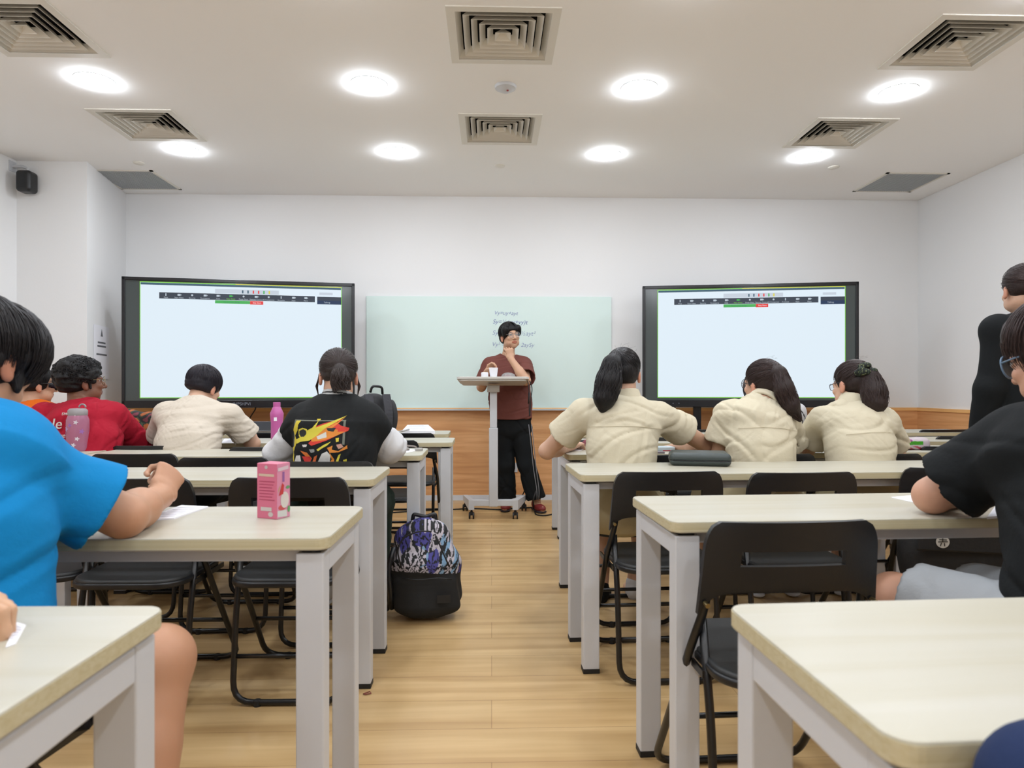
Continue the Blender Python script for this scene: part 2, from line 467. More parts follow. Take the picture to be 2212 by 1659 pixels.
for k, (x, y) in enumerate(GR):
    t = thing('return_grille', ['grey perforated square ceiling grille by the left pillar', 'grey perforated square ceiling grille by the right corner'][k], 'ceiling grille', (x, y, ZC), 0, 'return air grilles')
    m = MB()
    for s in (-1, 1):
        m.box((s*GS-.012, -GS-.012, -.006), (s*GS+.012, GS+.012, 0)); m.box((-GS-.012, s*GS-.012, -.006), (GS+.012, s*GS+.012, 0))
    m.build('frame', M_vent, t)
    m = MB().box((-GS, -GS, -.002), (GS, GS, 0))
    for q in range(26):
        x0 = -GS+.01+q*.02; m.box((x0, -GS, -.005), (x0+.008, GS, -.002))
    m.build('grille_panel', M_grille, t)
M_lamp = mat('lamp_glow', (255, 255, 255), .5, emit=LAMP); M_lamp.node_tree.nodes['Principled BSDF'].inputs['Emission Color'].default_value = (.92, .985, 1.07, 1)
LX = (-2.35, -.735, .895, 2.5); LY = (5.205, 4.05, 2.88, 1.72, .56, -.6, -1.8)  # rows past the third are unseen, added to light the room
cn = ['left outer', 'left inner', 'right inner', 'right outer']
def lamp(x, y, label):
    t = thing('ceiling_downlight', label, 'ceiling light', (x, y, ZC), 0, 'round recessed downlights')
    m = MB(); m.lathe([(.1, 0), (.110, 0), (.110, -.003), (.104, -.0055), (.1, -.0055)], n=40, caps=False); m.build('trim_ring', M_leg, t, smooth=True)
    MB().lathe([(.105, -.0060), (.101, -.013), (.085, -.020), (.055, -.024), (.0, -.026)], n=40, caps=False).build('diffuser', M_lamp, t)
    return t
for j, y in enumerate(LY):
    for i, x in enumerate(LX):
        rowt = ['in the row nearest the front wall', 'in the second row from the front wall', 'in the third row, above the middle desks', 'in the added unseen fourth row, above the near desks', 'in the added unseen row right above the camera', 'in the added unseen row behind the camera', 'in the added unseen row along the rear'][j]
        lamp(x, y, f'round white ceiling downlight, {cn[i]} column, {rowt}')
for k, (u, v) in enumerate(((300, 352), (1080, 358), (1801, 361))):
    p = WZ(u, v, ZC)
    o = MB().lathe([(0, -.012), (.036, -.01), (.044, -.004), (.044, 0), (0, 0)], n=24, caps=False).build('sprinkler_cover', M_vent, None, smooth=True); o.location = (p[0], p[1], ZC+.001)
    tag(o, ['small round white ceiling cap by the left return grille', 'small round white ceiling cap above the whiteboard', 'small round white ceiling cap by the right return grille'][k], 'ceiling cap', 'concealed sprinkler caps')
p = WZ(1092, 186, ZC)
t = thing('smoke_detector', 'round white smoke detector on ceiling between the two central vents', 'smoke detector', p)
MB().lathe([(0, -.035), (.03, -.033), (.045, -.022), (.062, -.016), (.066, 0), (0, 0)], n=30, caps=False).build('body', M_leg, t, smooth=True)
MB().lathe([(0, -.04), (.006, -.038), (.007, -.033)], n=12, caps=False, c=(.012, -.02, 0)).build('indicator', mat('red_led', (170, 40, 40), .4), t, smooth=True)
# wall speaker
sp = W(40, 395, 5.33); sp = V3(XL+.13, sp[1]-.02, sp[2])
t = thing('wall_speaker', 'small black loudspeaker mounted high on the left wall corner', 'speaker', sp)
s_ = S().rbox((0, 0, 0), (.058, .06, .085), None, .03); s_.build('cabinet', M_blk, t, .005)
MB().tube([(-.13, .02, .13), (-.05, .02, .13), (0, .01, .11), (0, 0, .06)], .012, 8).build('bracket', M_leg, t, smooth=True)
MB().box((-.131, -.02, .09), (-.122, .06, .17)).build('wall_plate', M_leg, t)
# notice on the pillar side
pa, pb = Vector((XP0, YP, 0)), Vector((XP1, YB, 0)); dv = (pb-pa).normalized(); nv = Vector((dv.y, -dv.x, 0))
zt_, zb_ = 1.057+135/254, 1.057+40/254
t = thing('paper_notice', 'white paper notice with printed lines taped to pillar side wall', 'notice', pa+dv*.13+nv*.003+Vector((0, 0, 1.34)), math.atan2(dv.y, dv.x))
MB().box((0, -.002, -.2), (.33, 0, .25)).build('sheet', M_paper, t)
M_ink = mat('grey_ink', (120, 122, 128), .8)
m = MB()
for (x0, x1, z) in ((.08, .25, .10), (.07, .26, .07), (.05, .28, .0)): m.box((x0, -.003, z), (x1, -.002, z+.014))
m.add([(.14, -.003, .16), (.19, -.003, .16), (.165, -.003, .225)], [(0, 1, 2)]); m.build('printing', M_ink, t)
# outlet
p = WY(1110, 1010, YB-.014)
t = thing('wall_outlet', 'small white wall socket low on the wood panelling behind the lecturer', 'socket', p)
MB().box((-.035, -.008, -.045), (.035, 0, .045)).build('plate', M_leg, t, bevel=.003)
MB().box((-.012, -.0095, -.01), (.012, -.008, .015)).build('socket_hole', M_ink, t)
# ------------------------------------------------------------------ whiteboard
p0 = WY(792, 640, YB); p1 = WY(1320, 882, YB); zt_, zb_ = 1.934, .874
t = thing('glass_whiteboard', 'pale green glass writing board on back wall between the displays', 'whiteboard', (p0[0], YB-.02, 0))
Wb = p1[0]-p0[0]
MB().box((0, 0, zb_), (Wb, .012, zt_)).build('glass_panel', mat('green_glass', (216, 234, 229), .25, spec=.3), t, bevel=.002)
MB().box((0, -.05, zb_-.022), (Wb, .018, zb_-.006)).build('pen_tray', mat('tray_white', (225, 228, 232), .4), t, bevel=.003)
M_pen = mat('violet_marker', (120, 124, 200), .8); M_pen2 = mat('faded_marker', (160, 172, 220), .8)
def bt(s, u, v, size, m=M_pen):
    q = WY(u, v, YB-.02)
    text(s, size, m, t, 'handwriting', (q[0]-p0[0], -.0012, q[2]), (math.pi/2, .02, 0), .0003, 'LEFT', shear=.25, bold=-.0006)
bt('Vy=uy+ayt', 1067, 676, .052); bt('Sy=\u00bd(uy+vy)t', 1064, 695, .058); bt('Sy = uyt + \u00bdayt\u00b2', 1063, 719, .060, M_pen2); bt('Vy\u00b2 = uy\u00b2 + 2aySy', 1062, 744, .056, M_pen2)
# ------------------------------------------------------------------ displays
def em(n, c, s=.93): return mat('screen_'+n, c, .4, emit=s, spec=.2)
E_bg = em('pale_blue', (226, 240, 250), .97); E_green = em('green_line', (130, 214, 70)); E_bar = em('toolbar', (58, 66, 78)); E_wh = em('white', (250, 252, 255)); E_g2 = em('share_green', (76, 180, 90))
E_red = em('stop_red', (232, 62, 60)); E_pan = em('panel_grey', (204, 214, 226)); E_navy = em('navy', (36, 56, 88)); E_teal = em('title_teal', (60, 92, 110)); E_icon = em('icon_pale', (196, 208, 218)); E_yel = em('yellow', (225, 215, 60))
M_side = mat('dim_glow_screen_band', (58, 66, 66), .16, spec=.6, emit=.12); M_bez = mat('black_bezel', (24, 26, 32), .25)  # dark side bands are given a faint glow of their own
def display(uL, dL, uR, dR, zt, zb, label, brand, names, postx):
    a = W(uL, 800, dL); b = W(uR, 800, dR); L = np.linalg.norm((b-a)[:2]); H = zt-zb
    t = thing('interactive_display', label, 'display', (a[0], a[1], zb), math.atan2(b[1]-a[1], b[0]-a[0]), 'wide interactive displays on stands')
    MB().box((0, .004, 0), (L, .075, H)).build('casing', M_bez, t, bevel=.006)
    f = MB()
    for q in ((0, 0, L, .062), (0, H-.028, L, H), (0, 0, .026, H), (L-.026, 0, L, H)): f.box((q[0], -.008, q[1]), (q[2], .006, q[3]))
    f.build('bezel', M_bez, t, bevel=.003)
    g = MB()
    def r(x0, y0, x1, y1, m, o=0, mb=g):
        mb.quad((x0*L, -o, H*(1-y1)), (x1*L, -o, H*(1-y1)), (x1*L, -o, H*(1-y0)), (x0*L, -o, H*(1-y0)), m)
    r(.013, .025, .987, .945, 0, -.0035)
    ml = [M_side, E_bg, E_green, E_bar, E_g2, E_red, E_pan, E_navy, E_teal, E_wh, E_yel]
    x0, x1, y0, y1 = .072, .942, .032, .925
    r(x0, y0, x1, y1, 2, -.003); r(x0+.003, y0+.007, x1-.003, y1-.006, 1, -.0025)
    r(x0+.004, y0+.008, x1-.004, y0+.024, 8, -.002); r(x0+.4, y0+.001, x1-.003, y0+.006, 10, -.002)
    r(.385, .075, .66, .108, 6, -.002); 
    for q in range(6): r(.50+q*.023, .08, .506+q*.023, .104, (5 if q in (2, 3) else 8 if q in (0, 1) else 4 if q == 4 else 10), -.0015)
    r(.84, .08, .9, .1, 6, -.002)
    g.build('screen', ml, t)
    g = MB(); 
    r(.152, .112, .82, .16, 0, -.0012, g); g.build('toolbar', E_bar, t)
    g = MB(); r(.385, .163, .535, .187, 0, -.0012, g); g.build('sharing_banner', E_g2, t)
    g = MB(); r(.535, .163, .592, .19, 0, -.0012, g); g.build('stop_button', E_red, t)
    g = MB(); r(.83, .115, x1-.003, .145, 0, -.0012, g); r(.83, .145, x1-.003, .175, 1, -.0012, g); g.build('speaker_name_box', [E_bar, E_navy], t)
    for i, nm in enumerate(names):
        xx = .18+i*.0545
        tt = text(nm, .016, E_icon if i != 5 else E_green, t, 'toolbar_text', (xx*L, -.0018, H*(1-.151)), (math.pi/2, 0, 0), 0)
        ic = MB(); 
        cx, cz = xx*L, H*(1-.129)
        if i in (2, 6, 8): ic.lathe([(0, 0), (.009, 0)], n=6, caps=False); ic.v = [(cx+x, .0012, cz+y) for x, y, z in ic.v]
        elif i in (0, 9): ic.box((cx-.004, .001, cz-.011), (cx+.004, .0012, cz+.011))
        else: ic.box((cx-.012, .001, cz-.008), (cx+.012, .0012, cz+.008)); ic.box((cx+.014, .001, cz-.004), (cx+.019, .0012, cz+.004))
        ic.v = [(x, -.0018, z) for x, y, z in ic.v]
        ic.build('toolbar_icon', E_g2 if i == 5 else E_icon, t)
    text('You are screen sharing', .014, E_teal, t, 'banner_text', (.455*L, -.0018, H*(1-.176)), (math.pi/2, 0, 0), 0)
    text('Stop Share', .016, E_wh, t, 'button_text', (.565*L, -.0018, H*(1-.177)), (math.pi/2, 0, 0), 0)
    text('Talking:', .018, E_icon, t, 'name_box_text', (.875*L, -.0018, H*(1-.16)), (math.pi/2, 0, 0), 0)
    if brand: text(brand, .036, mat('logo_grey', (150, 156, 170), .4), t, 'maker_lettering', (.5*L, -.0095, .03), (math.pi/2, 0, 0), .0004)
    else: text('\u2022     \u2022', .03, mat('logo_grey', (150, 156, 170), .4), t, 'bezel_marks', (.16*L, -.0095, .03), (math.pi/2, 0, 0), .0004)
    for s in (-1, 1):
        MB().box((L/2+s*postx-.035, .08, -zb+.06), (L/2+s*postx+.035, .13, H*.6)).build('stand_post', M_bez, t, bevel=.006)
        MB().box((L/2+s*postx-.03, -.28, -zb+.03), (L/2+s*postx+.03, .36, -zb+.075)).build('stand_foot', M_bez, t, bevel=.006)
    MB().box((L/2-postx, .085, -zb+.25), (L/2+postx, .125, -zb+.31)).build('stand_crossbar', M_bez, t, bevel=.004)
    return t
nm = ['Mute', 'Start Video', 'Security', 'Participants', 'Chat', 'New Share', 'Pause Share', 'Remote Control', 'AI Companion', 'Annotate', 'Apps', 'More']
TVL = display(263, 5.64, 766, 6.02, 2.002, .895, 'wide black interactive display with pale blue screen, left of the writing board', 'INPSHPVI', nm, .47)
TVR = display(1388, 6.1, 1855, 5.84, 1.99, .895, 'wide black interactive display with pale blue screen, right of the writing board', '', nm, .43)
cb = MB(); a = W(552, 878, 5.95); cb.tube(fillet([W(553, 872, 6.0), W(552, 884, 6.0), W(538, 905, 6.1), W(528, 930, 6.2), W(520, 990, 6.25)], .1), .006, 6)
tag(cb.build('power_cable', M_blk, None, smooth=True), 'black cable hanging below the left display', 'cable')
cb = MB(); cb.tube(fillet([W(1458, 872, 6.1), W(1458, 890, 6.1), W(1459, 920, 6.15), W(1462, 990, 6.25)], .1), .006, 6)
tag(cb.build('power_cable', M_blk, None, smooth=True), 'black cable hanging below the right display', 'cable')
# ------------------------------------------------------------------ desks
DT, DH, DD, DL = .027, .74, .39, 1.62
def desk(corner, side, rz, label, length=DL):
    # local: x along the length away from the aisle * side, y from near edge (0) to far edge (DD)
    t = thing('classroom_desk', label, 'desk', (corner[0], corner[1], 0), rz, 'long maple desks with white frames')
    s = side
    def X(a, b): return (a, b) if s > 0 else (-b, -a)
    x0, x1 = X(0, length)
    P = rrect(x0, -DD, x1, 0, .028)
    MB().prism(P, DH-DT, DH).build('desktop', [M_top], t, bevel=.002)
    MB().prism([(x*1.0, y) for x, y in rrect(x0-.0008, -DD-.0008, x1+.0008, .0008, .028)], DH-DT+.003, DH-.003).build('edge_band', M_edge, t)
    zt = DH-DT-.009
    for e in (0, 1):
        a, b = X(.012+e*(length-.084), .072+e*(length-.084))
        m = MB(); m.box((a+.001, -DD+.062, zt-.05), (b-.001, -.062, zt-.0005))
        m.build('end_rail', M_leg, t, bevel=.003)
        for y in (-DD+.012, -.062):
            l = MB().box((a, y, .016), (b, y+.05, zt)).build('leg', M_leg, t, bevel=.003)
            MB().box((a-.001, y-.001, 0), (b+.001, y+.051, .018)).build('foot_cap', M_foot, l, bevel=.002)
    a, b = X(.07, length-.07)
    for y in (-DD+.05, -.08):
        MB().box((a, y, zt-.025), (b, y+.03, zt)).build('long_rail', M_leg, t)
    for e in (0, 1):
        c, d = X(.022+e*(length-.084), .062+e*(length-.084))
        MB().box((c, -DD+.022, zt), (d, -DD+.055, DH-DT)).build('spacer', M_foot, t); MB().box((c, -.055, zt), (d, -.022, DH-DT)).build('spacer', M_foot, t)
    return t
RR, RL = math.radians(2.5), math.radians(-.5)
Dk = {}
ordn = ['nearest the camera', 'second from the camera', 'third from the camera', 'fourth from the camera', 'fifth from the camera', 'front row by the lecturer']
rc = [(1568, 1305), (1363, 1071.7), (1220, 1000.6), (1202, 967), (1204, 947.5), (1188, 930.3)]
for i, (u, v) in enumerate(rc):
    c = WZ(u, v, DH); ang = RR if i < 5 else RR*.8
    Dk['R%d' % (i+1)] = (c, ang)
    desk(c, 1, ang, f'long pale maple desk right of the aisle, {ordn[i]}')
    if i >= 2:
        q = DL+.03; c2 = (c[0]+q*math.cos(ang), c[1]+q*math.sin(ang), 0)
        desk(c2, 1, ang, f'pale maple desk at the far right by the wall, {ordn[i]}', 1.5)
lc = [(363, 1308), (787, 1093), (843.5, 1007.6), (925, 968), (983, 945.4), (974, 930)]
la = [-1.2, -.5, -.2, .8, .8, .8]
for i, (u, v) in enumerate(lc):
    c = WZ(u, v, DH); ang = math.radians(la[i])
    Dk['L%d' % (i+1)] = (c, ang)
    desk(c, -1, ang, f'long pale maple desk left of the aisle, {ordn[i]}')
    if i >= 2:
        q = DL+.03; c2 = (c[0]-q*math.cos(ang), c[1]-q*math.sin(ang), 0)
        desk(c2, -1, ang, f'pale maple desk at the far left by the wall, {ordn[i]}', 1.4)
# ------------------------------------------------------------------ folding chairs (local: y forward, rear feet at y=0, x centred)
def make_chair():
    t = thing('folding_chair', 'x', 'chair', (0, 0, 0), 0, 'black folding chairs')
    r = .0105
    xo, xi, xb = .206, .182, .183
    fr = MB(); P = []
    # front leg tube: one bent tube, back top -> front foot -> across floor -> up
    side = [(0, .022, .735), (0, .052, .57), (0, .09, .46), (0, .40, .012)]
    A = [(-(xb if i < 2 else xo), y, z) for i, (_, y, z) in enumerate(side)]; B = [(-x, y, z) for x, y, z in reversed(A)]
    fr.tube(fillet(A+B, .07), r, 8); fr.build('front_leg_frame', M_tube, t, smooth='all')
    rr_ = MB(); A = [(-xi, .085, .52), (-xi, .03, .30), (-xi, -.0, .012)]; B = [(-x, y, z) for x, y, z in reversed(A)]
    rr_.tube(fillet(A+B, .07), r, 8); rr_.build('rear_leg_frame', M_tube, t, smooth='all')
    MB().tube([(-xo, .27, .2), (xo, .27, .2)], .008, 8).build('crossbar', M_tube, t, smooth='all'); MB().tube([(-xi, .016, .16), (xi, .016, .16)], .008, 8).build('crossbar', M_tube, t, smooth='all')
    for s in (-1, 1): MB().box((s*.192-.003, .05, .395), (s*.192+.003, .28, .412)).build('link_bar', M_tube, t)
    for s in (-1, 1):
        for gx, gy in ((s*.12, .40), (s*.1, 0)): MB().lathe([(0, 0), (.013, 0), (.013, .02), (0, .02)], (gx, gy, 0), 10, caps=False).build('glide', M_foot, t)
    # backrest panel: curved moulded shell with a slot and a concave lower edge
    nx, nz = 40, 22; m = MB(); idx = {}
    zt, zb = .76, .545
    def pt(i, j, f):
        x = -1+2*i/nx; z = j/nz
        w = .198+.012*(1-z)
        hw = w
        zz = zb+(zt-zb)*z
        if z > .7: # rounded top corners
            q = (z-.7)/.3; hw = w-.03*(1-math.sqrt(max(0, 1-q*q)))
        lowarc = .055*(1-min(1, abs(x)/.9)**6) if z < .01 else 0
        yy = .028-.09*(zz-.57)/.2*.35 + .02*(x*x)*.9 - .012
        lz = zz+ (.05*(1-abs(x)**8))*(1-z)**3
        return (x*hw, yy+f, lz)
    T_ = .016
    inside = lambda i, j: (8 <= i < nx-8) and (11 <= j < 15)
    for f in (0, T_):
        for i in range(nx+1):
            for j in range(nz+1): idx[i, j, f] = len(m.v); m.v.append(pt(i, j, f))
    def q(a, b, c, d): m.f.append((a, b, c, d)); m.m.append(0)
    for i in range(nx):
        for j in range(nz):
            if inside(i, j): continue
            q(idx[i, j, 0], idx[i+1, j, 0], idx[i+1, j+1, 0], idx[i, j+1, 0]); q(idx[i, j+1, T_], idx[i+1, j+1, T_], idx[i+1, j, T_], idx[i, j, T_])
            for di, dj, e0, e1 in ((-1, 0, (i, j), (i, j+1)), (1, 0, (i+1, j+1), (i+1, j)), (0, -1, (i+1, j), (i, j)), (0, 1, (i, j+1), (i+1, j+1))):
                ni, nj = i+di, j+dj
                if ni < 0 or nj < 0 or ni >= nx or nj >= nz or inside(ni, nj):
                    q(idx[e0+(0,)], idx[e0+(T_,)], idx[e1+(T_,)], idx[e1+(0,)])
    o = m.build('backrest', M_blk, t, smooth=True)
    for s in (-1, 1):
        MB().tube([(s*.196, .012, .572), (s*.196, .03, .574)], .0055, 10).build('rivet', M_rivet, t, smooth=True)
    P = rrect(-.182, -.06, .182, .32, .085, 8)
    P = [(x*(1-.05*max(0, (.1-y))), y) for x, y in P]
    MB().prism(P, .418, .44).build('seat', M_seat, t, smooth=True, bevel=.008, seg=3)
    P2 = rrect(-.187, -.066, .187, .325, .09, 8)
    MB().prism(P2, .41, .43).build('seat_rim', M_blk, t, smooth=True, bevel=.006, seg=3)
    return t
chair0 = make_chair(); used = [False]
def chair(u0, u1, d, label, rz=0, yaw=None):
    # u0,u1: image columns of the back, d: camera depth of the back top
    a = W((u0+u1)/2, HOR, d)
    o = chair0 if not used[0] else dup(chair0)
    used[0] = True
    ang = rz
    o.location = (a[0]+.02*math.sin(ang), a[1]-.0*math.cos(ang), 0); o.rotation_euler = (0, 0, ang); o['label'] = label
    return o
r_ = math.radians
chair(1520, 1915, 1.50, 'black folding chair closest to the camera, right of the aisle', r_(2.5))
chair(1325, 1568, 2.40, 'empty black folding chair at the aisle end in front of the dark case', r_(2.5))
chair(1618, 1858, 2.38, 'empty black folding chair, second from aisle behind the third right desk', r_(2.5))
chair(1990, 2180, 2.47, 'black folding chair at the right carrying the black shoulder bag', r_(-22))
chair(1262, 1476, 2.99, 'black folding chair under the ponytailed student at the aisle', r_(2.5))
chair(1580, 1768, 3.05, 'black folding chair under the middle student in beige shirt', r_(2.5))
chair(1818, 1998, 3.06, 'black folding chair under the student with the scrunchie', r_(2.5))
chair(1972, 2165, 3.47, 'empty black folding chair beside the colourful packaging', r_(3))
chair(2010, 2165, 4.22, 'empty black folding chair at the fifth right row near the wall', r_(3))
chair(1985, 2100, 4.9, 'empty black folding chair at the front right row near the wall', r_(3))
chair(1818, 1946, 4.85, 'empty black folding chair in front row hidden behind the scrunchie student', r_(3))
chair(1432, 1560, 4.9, 'empty black folding chair in front row seen between two beige shirts', r_(3))
chair(1560, 1730, 3.86, 'black folding chair under the student in the white top', r_(3))
chair(1400, 1560, 4.1, 'empty black folding chair just beyond the desk of the ponytailed student', r_(3))
chair(490, 752, 2.24, 'empty black folding chair behind the pink drink carton', r_(-.5))
chair(150, 412, 2.22, 'empty black folding chair behind the fist of the blue shirted student', r_(-.5))
chair(-60, 160, 2.25, 'black folding chair turned sideways at the far left', r_(24))
chair(600, 805, 2.74, 'black folding chair under the student in varsity jacket', r_(0))
chair(385, 575, 2.9, 'empty black folding chair beside the varsity jacket student', r_(0))
chair(190, 382, 3.06, 'empty black folding chair below the pink water bottle', r_(0))
chair(240, 398, 3.5, 'black folding chair under the student in cream shirt', r_(0))
chair(495, 655, 3.42, 'empty black folding chair between cream shirt and varsity jacket', r_(0))
chair(60, 230, 3.5, 'black folding chair under the student in red shirt', r_(0))
chair(752, 908, 3.86, 'empty black folding chair at the aisle end below the black backpack', r_(0))
chair(812, 940, 4.5, 'empty black folding chair at aisle end of the front left row', r_(0))
chair(270, 400, 4.5, 'empty black folding chair in front left row by the floral bag', r_(0))
chair(530, 655, 4.5, 'empty black folding chair in front left row by the pink opaque bottle', r_(0))
chair(-520, -150, 1.05, 'black folding chair under the student in blue shirt', r_(-8))
# ------------------------------------------------------------------ people
def skin(name, c): return mat('skin_'+name, c, .52, sss=.12, bump=.04, bscale=120, vcol=True)
def frame(f, up=(0, 0, 1)):
    f = nrm(f); r = nrm(np.cross(f, up)); u = np.cross(r, f); return r, f, u
class Head:
    def __init__(s, c, yaw, pitch=0, roll=0, sc=1.0):
        # yaw: 0 looks along +Y (away from camera), positive turns left (towards -X); pitch positive looks up
        f = V3(-math.sin(yaw)*math.cos(pitch), math.cos(yaw)*math.cos(pitch), math.sin(pitch))
        s.r, s.f, s.u = frame(f)
        if roll: s.r, s.u = rot_axis(s.r, s.f, roll), rot_axis(s.u, s.f, roll)
        s.c = np.asarray(c, float); s.k = sc; s.M = np.stack([s.r, s.f, s.u], 1)
    def p(s, x, y, z): return s.c+(s.r*x+s.f*y+s.u*z)*s.k
    def loc(s, P): return (P-s.c)@s.M/s.k
def head_ops(G, h, fem=False):
    k = h.k; E = lambda c, r, kk=.015, m='u': G.ell(h.p(*c), V3(*r)*k, h.M, kk, m)
    E((0, -.012, .034), (.074, .094, .083)); E((0, .022, -.03), (.060, .068, .082), .02)
    E((0, .052, -.088), (.026, .024, .022), .025)           # chin
    for s in (-1, 1):
        E((s*.038, .028, -.062), (.024, .05, .03), .02)      # jaw
        E((s*.036, .07, -.022), (.022, .018, .018), .015)   # cheek
        E((s*.031, .094, .006), (.014, .010, .010), .008, 's')  # eye socket
        E((s*.030, .078, .006), (.0135, .0125, .0115), .004)
        E((s*.077, -.004, -.012), (.009, .017, .030), .005); E((s*.078, .002, -.034), (.007, .010, .012), .006)
        E((s*.086, .004, -.008), (.005, .009, .017), .003, 's')
    E((0, .078, .022), (.045, .016, .008), .012)           # brow
    G.cap(h.p(0, .086, .008), h.p(0, .106, -.026), .007*k, .0115*k, .008)
    for s in (-1, 1): E((s*.012, .094, -.031), (.008, .009, .007), .005)
    E((0, .082, -.054), (.023, .012, .0065), .005); E((0, .080, -.064), (.020, .011, .0065), .004)
    E((0, .1, -.0585), (.018, .012, .0022), .002, 's')
def hand_ops(G, wr, d, n, side, curl=(.6, .7, .8, .9), thumb=.5, sc=1.0, thn=.5):
    d = nrm(d); n = nrm(n-d*(n@d)); l = np.cross(d, n)*side
    G.ecap(wr, wr+d*.03*sc, l, (.026*sc, .020*sc), (.030*sc, .016*sc), .015)
    G.ecap(wr+d*.03*sc, wr+d*.085*sc, l, (.032*sc, .015*sc), (.040*sc, .0135*sc), .012)
    L = (.043, .047, .043, .034)
    for i in range(4):
        q = wr+d*(.088-.003*abs(i-1.2))*sc+l*(.030-.0198*i)*sc; a = 0; e = nrm(d+l*(.09-.06*i)); ax = np.cross(d, n)
        rr = (.0092, .0094, .009, .008)[i]*sc
        for j, (f, cu) in enumerate(((1, .9), (.62, 1.15), (.5, .7))):
            a += curl[i]*cu; v = rot_axis(e, ax, a); q2 = q+v*L[i]*f*sc
            G.cap(q, q2, rr*(1-.08*j), rr*(.94-.08*j), .004); q = q2
    fist = curl[0] > 1.2; q = wr+d*.022*sc+l*.024*sc; v = nrm(d*.85+l*.22+n*.75) if fist else nrm(d*.62+l*.75+n*thn)
    for j, f in enumerate((.042, .033, .027)):
        q2 = q+v*f*sc; G.cap(q, q2, (.0135, .0108, .0098)[j]*sc, (.0108, .0098, .0085)[j]*sc, .007 if j == 0 else .003)
        q = q2; v = nrm(v-l*thumb*(.55 if fist else .8)+n*thumb*.35)
def person(label, J, h, skc, pname, g=1.0, vs=.006, legs=True, hands=True, shoes=None, arms=('L', 'R'), base=None, facecol=None, finger=None, belly=1.0):
    b = base if base is not None else V3(J['pelvis'][0], J['pelvis'][1], 0)
    t = thing('person', label, 'person', b)
    G = S(); sa = nrm(J['shR']-J['shL']); ha = nrm(J.get('hipR', J['pelvis']+sa)-J.get('hipL', J['pelvis']-sa))
    pe, wa, ch, nb = J['pelvis'], J['waist'], J['chest'], J['neck']
    G.ecap(pe, wa, ha, (.155*g, .105*g), (.13*g*belly, .09*g*belly), .04); G.ecap(wa, ch, sa, (.13*g, .09*g), (.15*g, .1*g), .04)
    up = nb-(nb-ch)*.25
    G.ecap(ch, up, sa, (.15*g, .10*g), (.09*g, .06*g), .04)
    hb = h.p(0, -.02, -.055)
    G.cap(nb-(nb-hb)*.0, hb, .052*g, .05*g, .03); G.cap(up, nb, .06*g, .054*g, .03)
    for s in ('L', 'R'):
        G.cap(nb-V3(0, 0, .025), J['sh'+s], .045*g, .050*g, .03)
        if s in arms and 'el'+s in J:
            G.cap(J['sh'+s], J['el'+s], .048*g, .040*g, .025)
            e, w_ = J['el'+s], J['wr'+s]
            G.cap(e, e+(w_-e)*.4, .040*g, .038*g, .015); G.cap(e+(w_-e)*.35, w_, .038*g, .026*g, .02)
            if hands:
                fd = J.get('hd'+s, w_-e); fn = J.get('hn'+s, V3(0, 0, -1))
                hand_ops(G, w_, fd, fn, 1 if s == 'L' else -1, *(J.get('hc'+s, ())), sc=.95*g)
        if legs:
            hp, kn, an = J['hip'+s], J['kn'+s], J['an'+s]
            G.cap(hp, kn, .082*g, .056*g, .03); G.cap(kn, an, .053*g, .036*g, .02)
            cv = kn+(an-kn)*.32-nrm(np.cross(np.cross(kn-hp, an-kn), an-kn))*(-.012); G.cap(cv, cv+(an-kn)*.15, .05*g, .045*g, .03)
            fd = nrm(J.get('ft'+s, V3(0, 1, 0))); G.cap(an-V3(0, 0, .045), an+fd*.14-V3(0, 0, .055), .035, .026, .03)
    head_ops(G, h)
    sk = np.array(lin(skc)[:3])
    def col(P):
        c = np.tile(sk, (len(P), 1)); q = h.loc(P)
        m = ((q[:, 0]/.024)**2+((q[:, 2]+.058)/.0125)**2 < 1) & (q[:, 1] > .07); c[m] = sk*np.array((.82, .50, .50))
        for s in (-1, 1):
            m = (np.abs(q[:, 0]-s*.032) < .018) & (np.abs(q[:, 2]-.026-.003*np.cos((q[:, 0]-s*.032)*60)) < .0042) & (q[:, 1] > .055); c[m] = sk*.12
            m = ((q[:, 0]-s*.03)**2/.0125**2+(q[:, 2]-.006)**2/.0048**2 < 1) & (q[:, 1] > .07); c[m] = (.72, .70, .68)
            m = ((q[:, 0]-s*.03)**2+(q[:, 2]-.006)**2 < .0052**2) & (q[:, 1] > .07); c[m] = (.02, .015, .012)
            m = (np.abs(q[:, 0]-s*.03) < .0135) & (np.abs(q[:, 2]-.0115) < .0022) & (q[:, 1] > .06); c[m] = sk*.15
        e = (np.abs(q[:, 0]) > .072) & (np.abs(q[:, 2]+.012) < .04) & (np.abs(q[:, 1]) < .04); c[e] = sk*np.array((1.0, .78, .75))
        return c
    G.build('body', skin(pname, skc), t, vs, b, col)
    return t, b
def torso_top(J, g, off, hem=None, belly=1.0, k=.04):
    """ops of a garment over the torso"""
    G = S(); sa = nrm(J['shR']-J['shL']); ha = nrm(J.get('hipR', J['pelvis']+sa)-J.get('hipL', J['pelvis']-sa)); o = off
    pe, wa, ch, nb = J['pelvis'], J['waist'], J['chest'], J['neck']
    cut = (hem, V3(0, 0, -1)) if hem is not None else None
    G.ecap(pe, wa, ha, (.16*g+o, .11*g+o), (.140*g*belly+o, .1*g*belly+o), k, cut=cut); G.ecap(wa, ch, sa, (.14*g*belly+o, .1*g*belly+o), (.158*g+o, .108*g+o), k)
    up = nb-(nb-ch)*.25
    G.ecap(ch, up, sa, (.158*g+o, .108*g+o), (.095*g+o, .066*g+o*.7), k)
    for s in ('L', 'R'): G.cap(nb-V3(0, 0, .04), J['sh'+s]-V3(0, 0, .004), .042*g+o*.5, .054*g+o*.6, .04)
    return G
